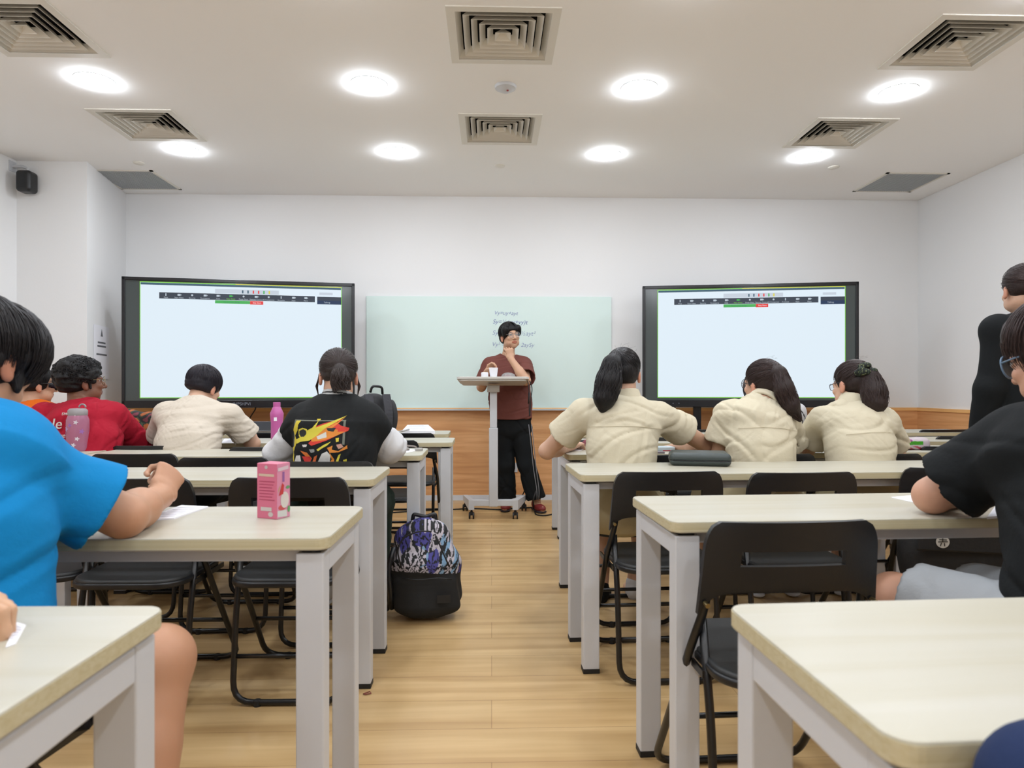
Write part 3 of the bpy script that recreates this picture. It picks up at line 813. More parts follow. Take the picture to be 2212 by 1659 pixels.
def sleeve(G, a, b, frac, r0, r1, flare=0, k=.03, wall=.009):
    e = a+(b-a)*frac; d = nrm(b-a)
    G.cap(a, e, r0, r1, k, cut=(e, d))
    return (e, d, r1, wall)
def carve(G, c, arm, depth=.05):
    e, d, r, wl = c
    G.cap(e-d*.028, e+d*.03, r-wl-.008, r-wl+.002, .004, 's')
def neck_hole(G, J, h, r=.062, drop=.0, tilt=0):
    nb = J['neck']; a = nrm(h.p(0, -.02, -.055)-nb)
    G.cap(nb+a*(-.01-drop), nb+a*.12, r, r*1.15, .006, 's')
HAIR = {}
def hair_mat(n, c): return mat('hair_'+n, c, .5, bump=.3, bscale=260, bstretch=(1, 1, .12), spec=.28)
def strand_mat(m):
    k = m.name+'_strand'
    if k in MATS: return MATS[k]
    q = m.copy(); q.name = k; n = q.node_tree.nodes['Principled BSDF']; c_ = n.inputs['Base Color'].default_value
    n.inputs['Base Color'].default_value = (c_[0]*1.5+.002, c_[1]*1.4+.0015, c_[2]*1.4+.0015, 1); n.inputs['Roughness'].default_value = .4; n.inputs['Specular IOR Level'].default_value = .4
    for l in list(n.inputs['Normal'].links): q.node_tree.links.remove(l)
    MATS[k] = q; return q
def hair(t, b, h, m, prims, cutf=True, vs=.006, disp=None, nape=-.05, strands=None, face=(.072, .085, .095), facec=(0, .125, -.045), ear=True, extra=None, tail=None):
    G = S()
    for c, r in prims: G.ell(h.p(*c), V3(*r)*h.k, h.M, .02)
    if disp: G.disp(disp)
    if cutf:
        G.rbox(h.p(*facec), V3(*face)*h.k, h.M, .03, .012, 's')
        G.rbox(h.p(0, -.03, nape-.15), V3(.2, .2, .15)*h.k, h.M, .01, .02, 's')
    if ear:
        for s in (-1, 1): G.ell(h.p(s*.09, .004, -.02), V3(.03, .024, .034)*h.k, h.M, .008, 's')
    if extra: extra(G)
    o = G.build('hair', m, t, vs, b)
    mb = MB()
    if strands: strands(mb)
    if mb.v:
        mb.build('hair_strands', strand_mat(m), o, smooth='all', sub=b)
    return o
def shell(h, mb, c, r, d0s, d1s, n, seed, off=(.001, .004), rad=.0011, spread=.25, tmax=1.0, jit=.1, flat=.0):
    g = np.random.RandomState(seed)
    for i in range(n):
        a = nrm(V3(*d0s[g.randint(len(d0s))])+g.normal(size=3)*spread*.25); e = nrm(V3(*d1s[g.randint(len(d1s))])+g.normal(size=3)*spread)
        w_ = math.acos(max(-1, min(1, a@e))); 
        if w_ < .05: continue
        T1 = tmax*(1+jit*g.normal()); o0 = g.uniform(*off); P = []
        for j in range(9):
            q = j/8*T1; v = (a*math.sin((1-q)*w_)+e*math.sin(q*w_))/math.sin(w_)
            p = V3(*c)+v*(V3(*r)+o0+flat*q)
            P.append(h.p(*p))
        mb.tube(P, [rad*(1-.7*(j/8)**2) for j in range(9)], 4, caps=False)
def tail_ops(G, pts, rads, k=.02):
    for i in range(len(pts)-1): G.cap(pts[i], pts[i+1], rads[i], rads[i+1], k)
def tail_strands(mb, pts, rads, n, seed, rad=.0014, out=1.0, end=1.0):
    g = np.random.RandomState(seed); P = [np.asarray(p) for p in pts]
    for i in range(n):
        a = g.rand()*6.283; q = math.sqrt(g.rand())*.35+.68*out; ph = g.rand()*6; tm = end*(1-.12*g.rand()+.05)
        L = []; N = 14
        for j in range(N+1):
            s_ = min(j/N*tm*(len(P)-1), len(P)-1.0001); k = int(s_); f = s_-k
            c = P[k]*(1-f)+P[k+1]*f; r = rads[k]*(1-f)+rads[k+1]*f
            ax = nrm(P[min(k+1, len(P)-1)]-P[k]); u = nrm(np.cross(ax, V3(0, 1, .1))); w_ = np.cross(ax, u)
            aa = a+.25*math.sin(s_*2+ph)
            L.append(c+(u*math.cos(aa)+w_*math.sin(aa))*r*q*(1+.05*math.sin(ph*3+s_*5)))
        mb.tube(L, [rad*(1-.5*j/N) for j in range(N+1)], 4, caps=False)
def glasses(t, b, h, m, lens=None, r=.022, rect=False, wide=.031, tr=.0014, zoff=.004, bridge=True, name='glasses', arms=True):
    G = MB()
    for s in (-1, 1):
        c = V3(s*wide, .098, zoff); P = []
        for i in range(20):
            q = 2*math.pi*i/20; cx, cz = math.cos(q), math.sin(q)
            if rect: cx = math.copysign(abs(cx)**.5, cx); cz = math.copysign(abs(cz)**.6, cz)*.75
            P.append(h.p(c[0]+cx*r, c[1]-.004*abs(cx), c[2]+cz*r))
        G.tube(P, tr, 6, closed=True)
        if arms: G.tube([h.p(s*(wide+r), .092, zoff+.008), h.p(s*.078, .05, zoff+.008), h.p(s*.081, -.004, zoff+.006), h.p(s*.079, -.022, zoff-.012)], tr, 6)
    G.tube([h.p(-wide+r, .098, zoff+.004), h.p(0, .103, zoff+.008), h.p(wide-r, .098, zoff+.004)], tr, 6)
    o = G.build(name, m, t, smooth='all', sub=b)
    if lens:
        L = MB()
        for s in (-1, 1):
            P = [h.p(s*wide+math.cos(q)*r*.97, .0965, zoff+math.sin(q)*r*(.72 if rect else .97)) for q in [2*math.pi*i/20 for i in range(20)]]
            L.add(P, [tuple(range(20))])
        L.build('lens', lens, o, sub=b)
    return o
M_lens = mat('clear_lens', (225, 235, 240), .05, alpha=.18, spec=.8)
def collar(t, b, J, h, m, r=.062, hgt=.035, name='collar', wall=.006, vs=.0045, lift=.0, open_=True):
    nb = J['neck']; a = nrm(h.p(0, -.02, -.055)-nb); G = S(); nb = nb+a*lift
    s = nrm(J['shR']-J['shL'])
    G.ecap(nb-a*.01, nb+a*hgt, s, (r+wall+.006, r+wall), (r+wall-.004, r+wall-.006), .01, cap=.01)
    G.cap(nb-a*.05, nb+a*.2, r-.001, r-.005, .003, 's')
    return G.build(name, m, t, vs, b)
def shoe(t, b, an, fd, m, ms, k=1.0, z0=None):
    fd = nrm(V3(fd[0], fd[1], 0)); zb = an[2]-.085 if z0 is None else z0; G = S(); sd = np.cross(fd, V3(0, 0, 1))
    a = V3(an[0], an[1], zb)-fd*.035*k
    M = np.stack([sd, fd, V3(0, 0, 1)], 1)
    G.ell(a+fd*.02+V3(0, 0, .055), (.038, .05, .045), M, .02); G.ell(a+fd*.12*k+V3(0, 0, .038), (.044, .085, .032), M, .03)
    G.cap(a+fd*.03+V3(0, 0, .06), a+fd*.03+V3(0, 0, .095), .04, .038, .01)
    o = G.build('shoe', m, t, .006, b)
    G = S(); G.ecap(a+fd*.0+V3(0, 0, .012), a+fd*.16*k+V3(0, 0, .012), sd, (.036, .013), (.044, .013), .01, cap=.04); G.build('sole', ms, o, .006, b)
def trousers(t, b, J, m, g=1.0, off=.014, to=.92, name='trousers', vs=.007, r_an=.05, sup=(), amp=.004, kn_only=False, top=True):
    G = S(); ha = nrm(J['hipR']-J['hipL']); pe, wa = J['pelvis'], J['waist']
    if top: G.ecap(pe-V3(0, 0, .02), pe+(wa-pe)*.35, ha, (.16*g+off, .115*g+off), (.148*g+off, .105*g+off), .04)
    cs = []
    for s in ('L', 'R'):
        hp, kn, an = J['hip'+s], J['kn'+s], J['an'+s]
        if to <= 1:
            G.cap(hp, kn, .084*g+off, .062*g+off, .03)
            e = kn+(an-kn)*to; d = nrm(an-kn); G.cap(kn, e, .060*g+off, r_an, .03, cut=(e, d)); cs.append((e, d, r_an, .007))
        else:
            f = to-1; e = hp+(kn-hp)*f; d = nrm(kn-hp); r1 = .07*g+off+.008; G.cap(hp, e, .086*g+off, r1, .03, cut=(e, d)); cs.append((e, d, r1, .013))
    for c in cs: carve(G, c, .03)
    G.disp(folds(amp*.7, 30, len(name)+int(b[0]*100) % 50, None)); G.disp(creases(.008, 30, len(name)))
    return G.build(name, m, t, vs, b)
def seatJ(sh, el, wr, neck, chest, waist, pelvis, kn=None, an=None, yaw=0, g=1.0, legs=True):
    """all joints as (u, v, d); legs default to a normal seated pose facing yaw"""
    J = dict(neck=W(*neck), chest=W(*chest), waist=W(*waist), pelvis=W(*pelvis))
    J['pelvis'][2] = max(J['pelvis'][2], .535)
    for s, q in zip('LR', sh): J['sh'+s] = W(*q)
    for s, q in zip('LR', el):
        if q: J['el'+s] = W(*q)
    for s, q in zip('LR', wr):
        if q: J['wr'+s] = W(*q)
    f = V3(-math.sin(yaw), math.cos(yaw), 0); r = V3(math.cos(yaw), math.sin(yaw), 0)
    for s, q in (('L', -1), ('R', 1)):
        J['hip'+s] = J['pelvis']+r*.088*q*g-V3(0, 0, .01)
        J['kn'+s] = J['hip'+s]+f*.41+r*.04*q; J['kn'+s][2] = .51
        J['an'+s] = J['kn'+s]+f*.04; J['an'+s][2] = .085
        J['ft'+s] = f
    if kn:
        for s, q in zip('LR', kn):
            if q: J['kn'+s] = W(*q)
    if an:
        for s, q in zip('LR', an):
            if q: J['an'+s] = W(*q)
    return J
def cloth(n, c, rough=.85, **k): return mat('cloth_'+n, c, rough, bump=.10, bscale=90, spec=.2, **k)
M_hblk = hair_mat('black', (22, 20, 22)); M_hbr = hair_mat('dark_brown', (50, 36, 33)); M_hbl = hair_mat('blue_black', (34, 31, 40))
M_cream = cloth('uniform_cream', (242, 231, 203)); M_cream2 = cloth('cream_tee', (242, 229, 211)); M_khaki = cloth('khaki', (226, 212, 172))
M_white = cloth('white', (250, 250, 252)); M_black = cloth('black', (26, 29, 31)); M_navyc = cloth('dark_navy', (34, 42, 58))
TAN = (232, 180, 146); FAIR = (238, 190, 160); BRN = (142, 92, 66)
CR = [(0, -.3, .95)]
def ring(z0, n=14, a0=0, a1=360): return [(math.sin(math.radians(a0+(a1-a0)*i/n)), math.cos(math.radians(a0+(a1-a0)*i/n)), z0) for i in range(n)]

def yoke(t, b, G, J, sh):
    me = sh.data; P = np.empty(len(me.vertices)*3, np.float32); me.vertices.foreach_get('co', P); P = P.reshape(-1, 3)+np.asarray(b)
    L, Rr = J['shL'], J['shR']; pts = []
    for i in range(31):
        q = i/30; x = L[0]*(1-q)+Rr[0]*q; z = (L[2]*(1-q)+Rr[2]*q)-.055+.012*math.sin(math.pi*q)
        k = np.nonzero(np.hypot(P[:, 0]-x, P[:, 2]-z) < .009)[0]
        if len(k): pts.append((x, P[k, 1].min()+.0006, z))
    MB().tube(pts, .0011, 5).build('yoke_seam', mat('seam_tan', (226, 212, 180), .9), sh, smooth='all', sub=b)
def uniform_girl(label, J, h, nm, seed, hm, skc, tiep, tail, tailr, sl=(.72, .72), g=.92, fl=.075, tie='hair_tie', scr=False, legcol=M_khaki, tailn=160, shoes=None, pants=True):
    t, b = person(label, J, h, skc, nm, g)
    G = torso_top(J, g, .014)
    cs = [sleeve(G, J['shL'], J['elL'], sl[0], .066, fl, wall=.013), sleeve(G, J['shR'], J['elR'], sl[1], .066, fl, wall=.013)]
    for c in cs: carve(G, c, .045)
    G.disp(folds(.003, 24, seed)); G.disp(creases(.015, 28, seed+3)); G.disp(creases(.004, 64, seed+5))
    neck_hole(G, J, h, .058)
    sh = G.build('uniform_shirt', M_cream, t, .0055, b)
    c = collar(t, b, J, h, M_cream, .062, .045, 'shirt_collar', wall=.010, lift=.008)
    yoke(t, b, G, J, sh)
    # yoke seam across the upper back
    if pants: trousers(t, b, J, M_khaki, g, .02, .45, 'uniform_skirt' if False else 'uniform_trousers', r_an=.075)
    for s in 'LR':
        if shoes: shoe(t, b, J['an'+s], J['ft'+s], shoes[0], shoes[1])
    def st(mb):
        shell(h, mb, (0, -.012, .036), (.082, .100, .090), [tiep], ring(-.1, 16, 20, 340)+ring(.35, 8, -60, 60), 420, seed, rad=.0012, tmax=.98, off=(-.001, .003))
        tail_strands(mb, tail, tailr, tailn, seed+1, .0017)
        # loose hairs
        g_ = np.random.RandomState(seed)
        for i in range(6):
            q = nrm(V3(g_.normal()*.5, g_.normal()*.4, .9)); p = V3(0, -.012, .036)+q*V3(.084, .102, .092)
            P = [h.p(*(p+q*.004*k+V3(.006*k*g_.normal(), -.014*k, 0))) for k in range(4)]; mb.tube(P, .0003, 3, caps=False)
    def ex(G): tail_ops(G, tail, [r*.9 for r in tailr])
    o = hair(t, b, h, hm, [((0, -.012, .036), (.081, .099, .089)), ((0, -.035, -.005), (.070, .075, .062))], disp=folds(.002, 120, seed), nape=-.062, strands=st, extra=ex)
    if not scr:
        tp = h.p(*(V3(0, -.012, .036)+nrm(V3(*tiep))*V3(.085, .104, .094)))
        k = MB(); a = nrm(tail[1]-tail[0]); u = nrm(np.cross(a, V3(0, 1, .3))); w_ = np.cross(a, u)
        k.tube([tail[0]+a*.008+(u*math.cos(q)+w_*math.sin(q))*tailr[0]*1.02 for q in [2*math.pi*i/16 for i in range(16)]], .004, 6, closed=True)
        k.build('hair_tie', M_black, o, smooth='all', sub=b)
    return t, b, o
# ---- ponytailed student at the aisle
D2 = math.pi/180
J = seatJ(((1262, 893, 3.06), (1424, 899, 3.06)), ((1182, 974, 3.16), (1525, 962, 3.22)), ((1236, 962, 3.42), (1462, 965, 3.46)), (1352, 872, 3.05), (1344, 912, 3.03), (1342, 965, 2.98), (1342, 1090, 2.95),
          kn=((1308, 1060, 3.42), (1400, 1060, 3.40)), an=((1299, 1270, 3.36), (1368, 1262, 3.42)))
h = Head(W(1345, 808, 3.10), -8*D2, -.12, 0, .96)
tl = [W(1330, 766, 3.0), W(1322, 786, 2.975), W(1315, 825, 2.95), W(1306, 862, 2.94), W(1302, 884, 2.94)]
t, b, o = uniform_girl('person in cream uniform shirt with long black ponytail, elbows spread, at the aisle', J, h, 'fair1', 11, M_hblk, FAIR, (-.30, -.8, .60), tl, [.020, .044, .058, .052, .020], (.60, .50), .96, .082)
for s, m1 in (('L', M_black), ('R', M_white)): shoe(t, b, J['an'+s], V3(.25, 1, 0), m1, M_white)
# ---- middle student in uniform
J = seatJ(((1572, 896, 3.12), (1694, 902, 3.14)), ((1552, 985, 3.16), (1712, 985, 3.30)), ((1560, 962, 3.45), (1700, 962, 3.55)), (1648, 873, 3.12), (1638, 915, 3.08), (1642, 965, 3.04), (1655, 1090, 3.0))
h = Head(W(1650, 830, 3.18), 24*D2, .0, -.12, .95)
tl = [W(1679, 792, 3.10), W(1684, 806, 3.075), W(1694, 840, 3.05), W(1708, 876, 3.04), W(1728, 908, 3.05)]
t, b, o = uniform_girl('person in cream uniform shirt with long ponytail, head turned left, middle of three', J, h, 'fair2', 23, M_hbr, FAIR, (.08, -.93, .38), tl, [.018, .034, .046, .042, .010], (.62, .66), .90, .085)
glasses(t, b, h, mat('gunmetal', (70, 70, 76), .3, 1), M_lens, .024)
shoe(t, b, J['anL'], (0, 1), M_white, M_white); shoe(t, b, J['anR'], (0, 1), M_white, M_white)
# ---- student with scrunchie
J = seatJ(((1780, 908, 3.20), (1908, 908, 3.18)), ((1742, 972, 3.34), (1938, 985, 3.30)), ((1708, 955, 3.55), (1915, 962, 3.55)), (1842, 882, 3.18), (1846, 922, 3.14), (1858, 965, 3.08), (1862, 1090, 3.02))
h = Head(W(1842, 832, 3.22), 20*D2, -.18, .05, .95)
tl = [W(1872, 802, 3.14), W(1880, 815, 3.12), W(1888, 845, 3.10), W(1890, 872, 3.09), W(1886, 890, 3.09)]
t, b, o = uniform_girl('person in cream uniform shirt with brown ponytail held by dark floral scrunchie', J, h, 'fair3', 37, M_hbr, FAIR, (.15, -.85, .5), tl, [.024, .042, .057, .054, .022], (.66, .70), .93, .08, scr=True)
glasses(t, b, h, mat('dark_frame', (40, 40, 60), .3), M_lens, .022, True)
G = S(); a = W(1870, 801, 3.12); g_ = np.random.RandomState(5)
for i in range(16):
    q = V3(*g_.normal(size=3)); q = nrm(q)*V3(.036, .028, .026); G.ell(a+q, (.018, .015, .014), None, .006)
def scol(P):
    n = np.sin(P[:, 0]*300+2*np.sin(P[:, 2]*260))*np.sin(P[:, 2]*330+P[:, 1]*200)
    c = np.tile(np.array(lin((24, 34, 28))[:3]), (len(P), 1)); c[n > .7] = lin((150, 160, 110))[:3]; c[n < -.85] = lin((90, 110, 84))[:3]; return c
G.build('scrunchie', mat('scrunchie_cloth', (30, 40, 30), .8, vcol=True), o, .004, b, scol)
shoe(t, b, J['anL'], (0, 1), M_white, M_white); shoe(t, b, J['anR'], (0, 1), M_white, M_white)
# ---- student in white beyond the middle uniform student
J = seatJ(((1580, 905, 3.82), (1716, 892, 3.82)), ((1590, 955, 3.95), (1738, 945, 3.95)), ((1600, 945, 4.2), (1700, 948, 4.2)), (1640, 880, 3.8), (1642, 918, 3.8), (1645, 955, 3.78), (1645, 1060, 3.75))
h = Head(W(1640, 842, 3.9), -18*D2, -.2, 0, .95)
t, b = person('person in white striped top with dark bobbed hair, half hidden in front of middle student', J, h, FAIR, 'fair4', .9, .007)
G = torso_top(J, .9, .012); cs = [sleeve(G, J['shL'], J['elL'], .7, .06, .066), sleeve(G, J['shR'], J['elR'], .8, .06, .066)]
[carve(G, c, .045) for c in cs]; G.disp(folds(.004, 35, 5)); neck_hole(G, J, h, .058)
def stc(P):
    d = nrm(J['elR']-J['shR']); q = (P-J['shR'])@d; w_ = np.cross(d, V3(0, 1, 0)); y = (P-J['shR'])@nrm(w_)
    c = np.tile(np.array(lin((236, 236, 238))[:3]), (len(P), 1)); m = (np.abs(np.abs(y-.004)-.012) < .0035) & (P[:, 0] > J['shR'][0]-.03); c[m] = lin((40, 40, 44))[:3]; return c
G.build('white_top', mat('white_striped_cloth', (236, 236, 238), .85, vcol=True), t, .005, b, stc)
def st(mb): shell(h, mb, (0, -.01, .01), (.092, .105, .12), [(0, -.1, 1)], ring(-1.1, 20, 40, 320), 200, 3, rad=.0014)
hair(t, b, h, M_hbl, [((0, -.012, .036), (.088, .104, .094)), ((0, -.03, -.045), (.088, .08, .09))], nape=-.12, strands=st)
trousers(t, b, J, M_navyc, .9, .016, .95)
# ---- varsity jacket student
J = seatJ(((660, 908, 2.98), (794, 908, 2.98)), ((606, 980, 3.06), (842, 966, 3.08)), ((665, 980, 3.34), (795, 978, 3.34)), (727, 876, 2.97), (726, 915, 2.96), (724, 965, 2.92), (722, 1090, 2.88), yaw=.03)
h = Head(W(731, 812, 3.02), 15*D2, -.30, 0, 1.0)
t, b = person('person in black varsity jacket with flame print, hair tied in a short tail', J, h, FAIR, 'fair5', 1.0)
G = torso_top(J, 1.0, .020, k=.06)
for s in 'LR': G.cap(J['sh'+s], J['sh'+s]+(J['el'+s]-J['sh'+s])*.42, .055, .068, .06, cut=(J['sh'+s]+(J['el'+s]-J['sh'+s])*.42, nrm(J['el'+s]-J['sh'+s])))
G.disp(folds(.003, 28, 71)); G.disp(creases(.007, 34, 12)); neck_hole(G, J, h, .064)
PR = [  # print shapes in the jacket's own plane, (x, z) from its centre; colours
 ((120,124,110), [(285,985),(960,985),(960,1000),(285,1000)]), ((120,124,110), [(945,985),(970,985),(970,1290),(945,1290)]), ((120,124,110), [(285,985),(303,985),(290,1360),(268,1360)]),
 ((236,214,60), [(310,1000),(390,995),(350,1050),(345,1120),(300,1190),(345,1260),(280,1400),(310,1560),(240,1560),(250,1420),(235,1350),(285,1330),(300,1200),(270,1120)]),
 ((232,60,44), [(590,1070),(690,1030),(760,1010),(935,975),(905,1000),(860,1010),(915,1055),(1015,1085),(1005,1120),(900,1165),(760,1235),(560,1305),(515,1275),(610,1180)]),
 ((244,150,50), [(550,1215),(640,1120),(760,1075),(905,995),(980,925),(900,1010),(800,1095),(985,1120),(870,1180),(720,1235),(560,1255)]),
 ((240,224,70), [(330,1235),(420,1190),(500,1110),(560,1080),(640,985),(600,1080),(740,1030),(975,930),(860,1010),(720,1090),(620,1180),(530,1240),(400,1260),(340,1290)]),
 ((30,30,32), [(740,1085),(860,1080),(830,1130),(760,1120)]), ((232,60,44), [(880,1060),(1005,1090),(960,1130),(880,1130)]),
 ((240,224,70), [(360,1110),(420,1085),(485,1100),(500,1150),(470,1205),(410,1225),(365,1190)]), ((30,30,32), [(375,1125),(430,1100),(475,1120),(480,1160),(450,1195),(400,1200),(375,1170)]),
 ((234,232,224), [(620,1190),(740,1130),(750,1200),(640,1225)]), ((238,232,226), [(425,1295),(500,1290),(490,1320),(445,1325)]),
 ((240,224,70), [(630,1350),(720,1290),(810,1250),(760,1300),(690,1340),(650,1370)]), ((244,150,50), [(760,1330),(830,1300),(820,1350),(900,1370),(1000,1300),(1005,1340),(900,1385),(800,1390)]),
 ((236,234,228), [(650,1500),(700,1400),(760,1370),(810,1420),(790,1540),(660,1560)]), ((240,130,50), [(400,1370),(500,1390),(570,1460),(520,1560),(480,1560),(520,1470)]),
 ((220,50,44), [(430,1440),(550,1440),(560,1480),(500,1540),(470,1500)]), ((236,234,228), [(330,1440),(400,1430),(420,1500),(360,1560),(300,1560)]),
 ((150,152,150), [(530,1350),(600,1345),(605,1380),(560,1395)]), ((244,150,50), [(790,1380),(850,1470),(850,1560),(780,1560),(820,1470)]), ((240,224,70), [(900,1420),(930,1400),(900,1500),(880,1560),(870,1500)]),
 ((240,224,70), [(960,1480),(1000,1470),(990,1560),(950,1560)]), ((236,214,60), [(860,1210),(900,1205),(900,1250),(870,1260)]), ((240,120,60), [(600,1440),(640,1420),(610,1540),(560,1560)]),
 ((236,214,60), [(610,970),(665,970),(650,990),(610,990)]), ((210,160,140), [(870,1290),(930,1280),(960,1320),(900,1345)])]
def jcol(P):
    u = 727+P[:, 0]*0; s_ = 1450/2.86
    x0 = J['chest'][0]; u = 600*0+ (P[:, 0]-x0)*s_*5.926+(727-600)*5.926; v = (840+(CH-P[:, 2])*s_-740)*5.926
    c = np.tile(np.array(lin((32, 34, 35))[:3]), (len(P), 1)); bk = P[:, 1] < J['chest'][1]-.02
    return c
jo, jP, jF = G.build('varsity_jacket', mat('jacket_cloth', (32, 34, 35), .8, bump=.08, bscale=120, spec=.2), t, .005, b, keep=True)
bvh = BVHTree.FromPolygons([tuple(p) for p in jP], [tuple(f) for f in jF.tolist()])
st_ = .0013; s_ = 1450/2.86; x0 = J['chest'][0]; gx = np.arange(-.19, .15, st_)+x0; gz = np.arange(J['waist'][2]-.06, J['chest'][2]+.06, st_)
GX, GZ = np.meshgrid(gx[:-1]+st_/2, gz[:-1]+st_/2, indexing='ij')
uu = ((GX-x0)*s_*5.926+(727-600)*5.926).ravel(); vv = ((840+(CH-GZ)*s_-740)*5.926).ravel(); ci = np.full(len(uu), -1); cols = []
for rgb, pl in PR:
    if rgb not in cols: cols.append(rgb)
    ci[inpoly(uu, vv, pl)] = cols.index(rgb)
ci = ci.reshape(GX.shape); yc = {}; pm = MB()
def pv(i, j):
    if (i, j) not in yc:
        hit = bvh.ray_cast(Vector((gx[i], J['chest'][1]-.8, gz[j])), Vector((0, 1, 0)))
        if hit[0] is None: yc[i, j] = None
        else: yc[i, j] = len(pm.v); pm.v.append((gx[i], hit[0].y-.0012, gz[j]))
    return yc[i, j]
for i, j in zip(*np.nonzero(ci >= 0)):
    q = [pv(i, j), pv(i+1, j), pv(i+1, j+1), pv(i, j+1)]
    if None not in q: pm.f.append(tuple(q)); pm.m.append(int(ci[i, j]))
pm.build('back_print', [mat('print_%d_%d_%d' % k, k, .7) for k in cols], jo, smooth='all', sub=b)
G = S()
cs = []
for s in 'LR':
    a = J['sh'+s]+(J['el'+s]-J['sh'+s])*.30; d = nrm(J['el'+s]-J['sh'+s])
    G.cap(a, J['el'+s]-V3(0, 0, .004), .064, .070, .02, cut=(a, -d)); e = J['el'+s]+(J['wr'+s]-J['el'+s])*.9; G.cap(J['el'+s], e, .068, .045, .03)
G.disp(folds(.006, 34, 19)); G.disp(creases(.012, 40, 12)); G.build('white_sleeves', M_white, t, .006, b)
nbz = J['neck']; ax_ = nrm(h.p(0, -.02, -.055)-nbz)
def ccol(P):
    q = (P-nbz)@ax_-.022; c = np.tile(np.array(lin((206, 206, 204))[:3]), (len(P), 1)); m = (np.abs(q-.012) < .0035) | (np.abs(q-.026) < .0035); c[m] = lin((24, 24, 26))[:3]; return c
G = S(); G.ecap(nbz+ax_*.006, nbz+ax_*.062, V3(1, 0, 0), (.082, .080), (.064, .064), .01, cap=.008); G.cap(nbz-ax_*.05, nbz+ax_*.2, .062, .058, .003, 's')
G.build('striped_collar', mat('ribbed_collar', (200, 200, 200), .8, vcol=True), t, .0034, b, ccol)
tl = [h.p(0, -.098, .008), h.p(0, -.116, -.008), h.p(.003, -.112, -.038), h.p(.005, -.103, -.062)]
def st(mb):
    shell(h, mb, (0, -.012, .034), (.083, .101, .090), [(0, -.98, -.12)], ring(.1, 14, 30, 330)+ring(.7, 10), 520, 3, rad=.0012, off=(-.001, .003)); shell(h, mb, (0, -.012, .034), (.083, .101, .090), [(0, -.98, -.12)], ring(-.35, 14, 100, 260), 160, 4, rad=.0011)
    tail_strands(mb, tl+[h.p(.01, -.095, -.10)], [.014, .028, .040, .042, .036], 260, 9, .0015)
    for s in (-1, 1):
        for i in range(12): P = [h.p(s*(.082+.002*math.sin(i)), .045-.002*i, .02), h.p(s*(.088+.001*i), .05-.002*i, -.04), h.p(s*.084, .05, -.09), h.p(s*(.076+.001*i), .05, -.13-.004*i)]; mb.tube(P, .0008, 4, caps=False)
def ex(G): tail_ops(G, tl, [.012, .020, .030, .026])
o = hair(t, b, h, hair_mat('brown_grey', (58, 50, 48)), [((0, -.012, .034), (.081, .099, .089)), ((0, -.04, .0), (.066, .066, .055))], nape=-.042, strands=st, extra=ex, disp=folds(.002, 120, 8))
glasses(t, b, h, mat('thin_frame', (60, 60, 70), .3, 1), M_lens)
trousers(t, b, J, cloth('dark_green', (44, 62, 54)), 1, .016, .9); M_shw = mat('shoe_white', (228, 226, 222), .6)
for s in 'LR': shoe(t, b, J['an'+s], (0, 1), M_shw, M_shw)
# ---- cream tee student
J = seatJ(((362, 893, 3.74), (494, 897, 3.76)), ((340, 962, 3.9), (546, 958, 3.86)), ((400, 955, 4.1), (526, 922, 4.02)), (424, 874, 3.76), (418, 912, 3.72), (406, 955, 3.62), (402, 1050, 3.55), yaw=-.1)
J['hdR'] = V3(-.35, .35, .6); J['hcR'] = ((1.1, 1.15, 1.2, 1.2),)
h = Head(W(441, 836, 3.88), -21*D2, -.32, .1, .98)
t, b = person('person in plain cream t-shirt with straight bowl-cut black hair, bent over desk', J, h, FAIR, 'fair6', 1.02, hands=True)
G = torso_top(J, 1.02, .016); cs = [sleeve(G, J['shL'], J['elL'], .7, .066, .078), sleeve(G, J['shR'], J['elR'], .74, .066, .08)]
[carve(G, c, .045) for c in cs]; G.disp(folds(.0035, 28, 44)); G.disp(creases(.010, 34, 4)); G.disp(creases(.005, 70, 9)); neck_hole(G, J, h, .060)
G.build('t_shirt', M_cream2, t, .0055, b); collar(t, b, J, h, M_cream2, .060, .012, 'neck_rib')
def st(mb): shell(h, mb, (0, -.014, .036), (.090, .109, .093), [(0, -.35, .93)], ring(-.42, 20, 60, 300)+ring(-.15, 10, -60, 60), 520, 6, rad=.0013, off=(-.002, .003))
hair(t, b, h, M_hbl, [((0, -.014, .036), (.089, .108, .092)), ((0, -.03, -.005), (.082, .085, .06))], nape=-.04, strands=st, disp=folds(.0015, 130, 8), face=(.075, .07, .095), facec=(0, .125, -.055))
trousers(t, b, J, M_black, 1, .016, .9)
for s in 'LR': shoe(t, b, J['an'+s], (0, 1), M_black, M_shw)
# ---- red shirt student
J = seatJ(((98, 898, 3.62), (246, 900, 3.68)), ((62, 975, 3.75), (308, 972, 3.86)), ((120, 962, 4.0), (330, 958, 4.12)), (172, 884, 3.64), (176, 918, 3.6), (186, 960, 3.55), (190, 1055, 3.5), yaw=-.25)
h = Head(W(178, 826, 3.68), -48*D2, .04, 0, 1.02)
t, b = person('person in red t-shirt with curly black hair and glasses, looking right', J, h, BRN, 'brown', 1.06)
G = torso_top(J, 1.08, .02); cs = [sleeve(G, J['shL'], J['elL'], .9, .072, .085), sleeve(G, J['shR'], J['elR'], .93, .072, .078)]
[carve(G, c, .045) for c in cs]; G.disp(folds(.004, 28, 66)); G.disp(creases(.012, 32, 24)); G.disp(creases(.005, 70, 7)); neck_hole(G, J, h, .062)
M_red = cloth('crimson', (186, 28, 52)); ro, rP, rF = G.build('t_shirt', M_red, t, .0055, b, keep=True)
collar(t, b, J, h, M_red, .062, .012, 'neck_rib')
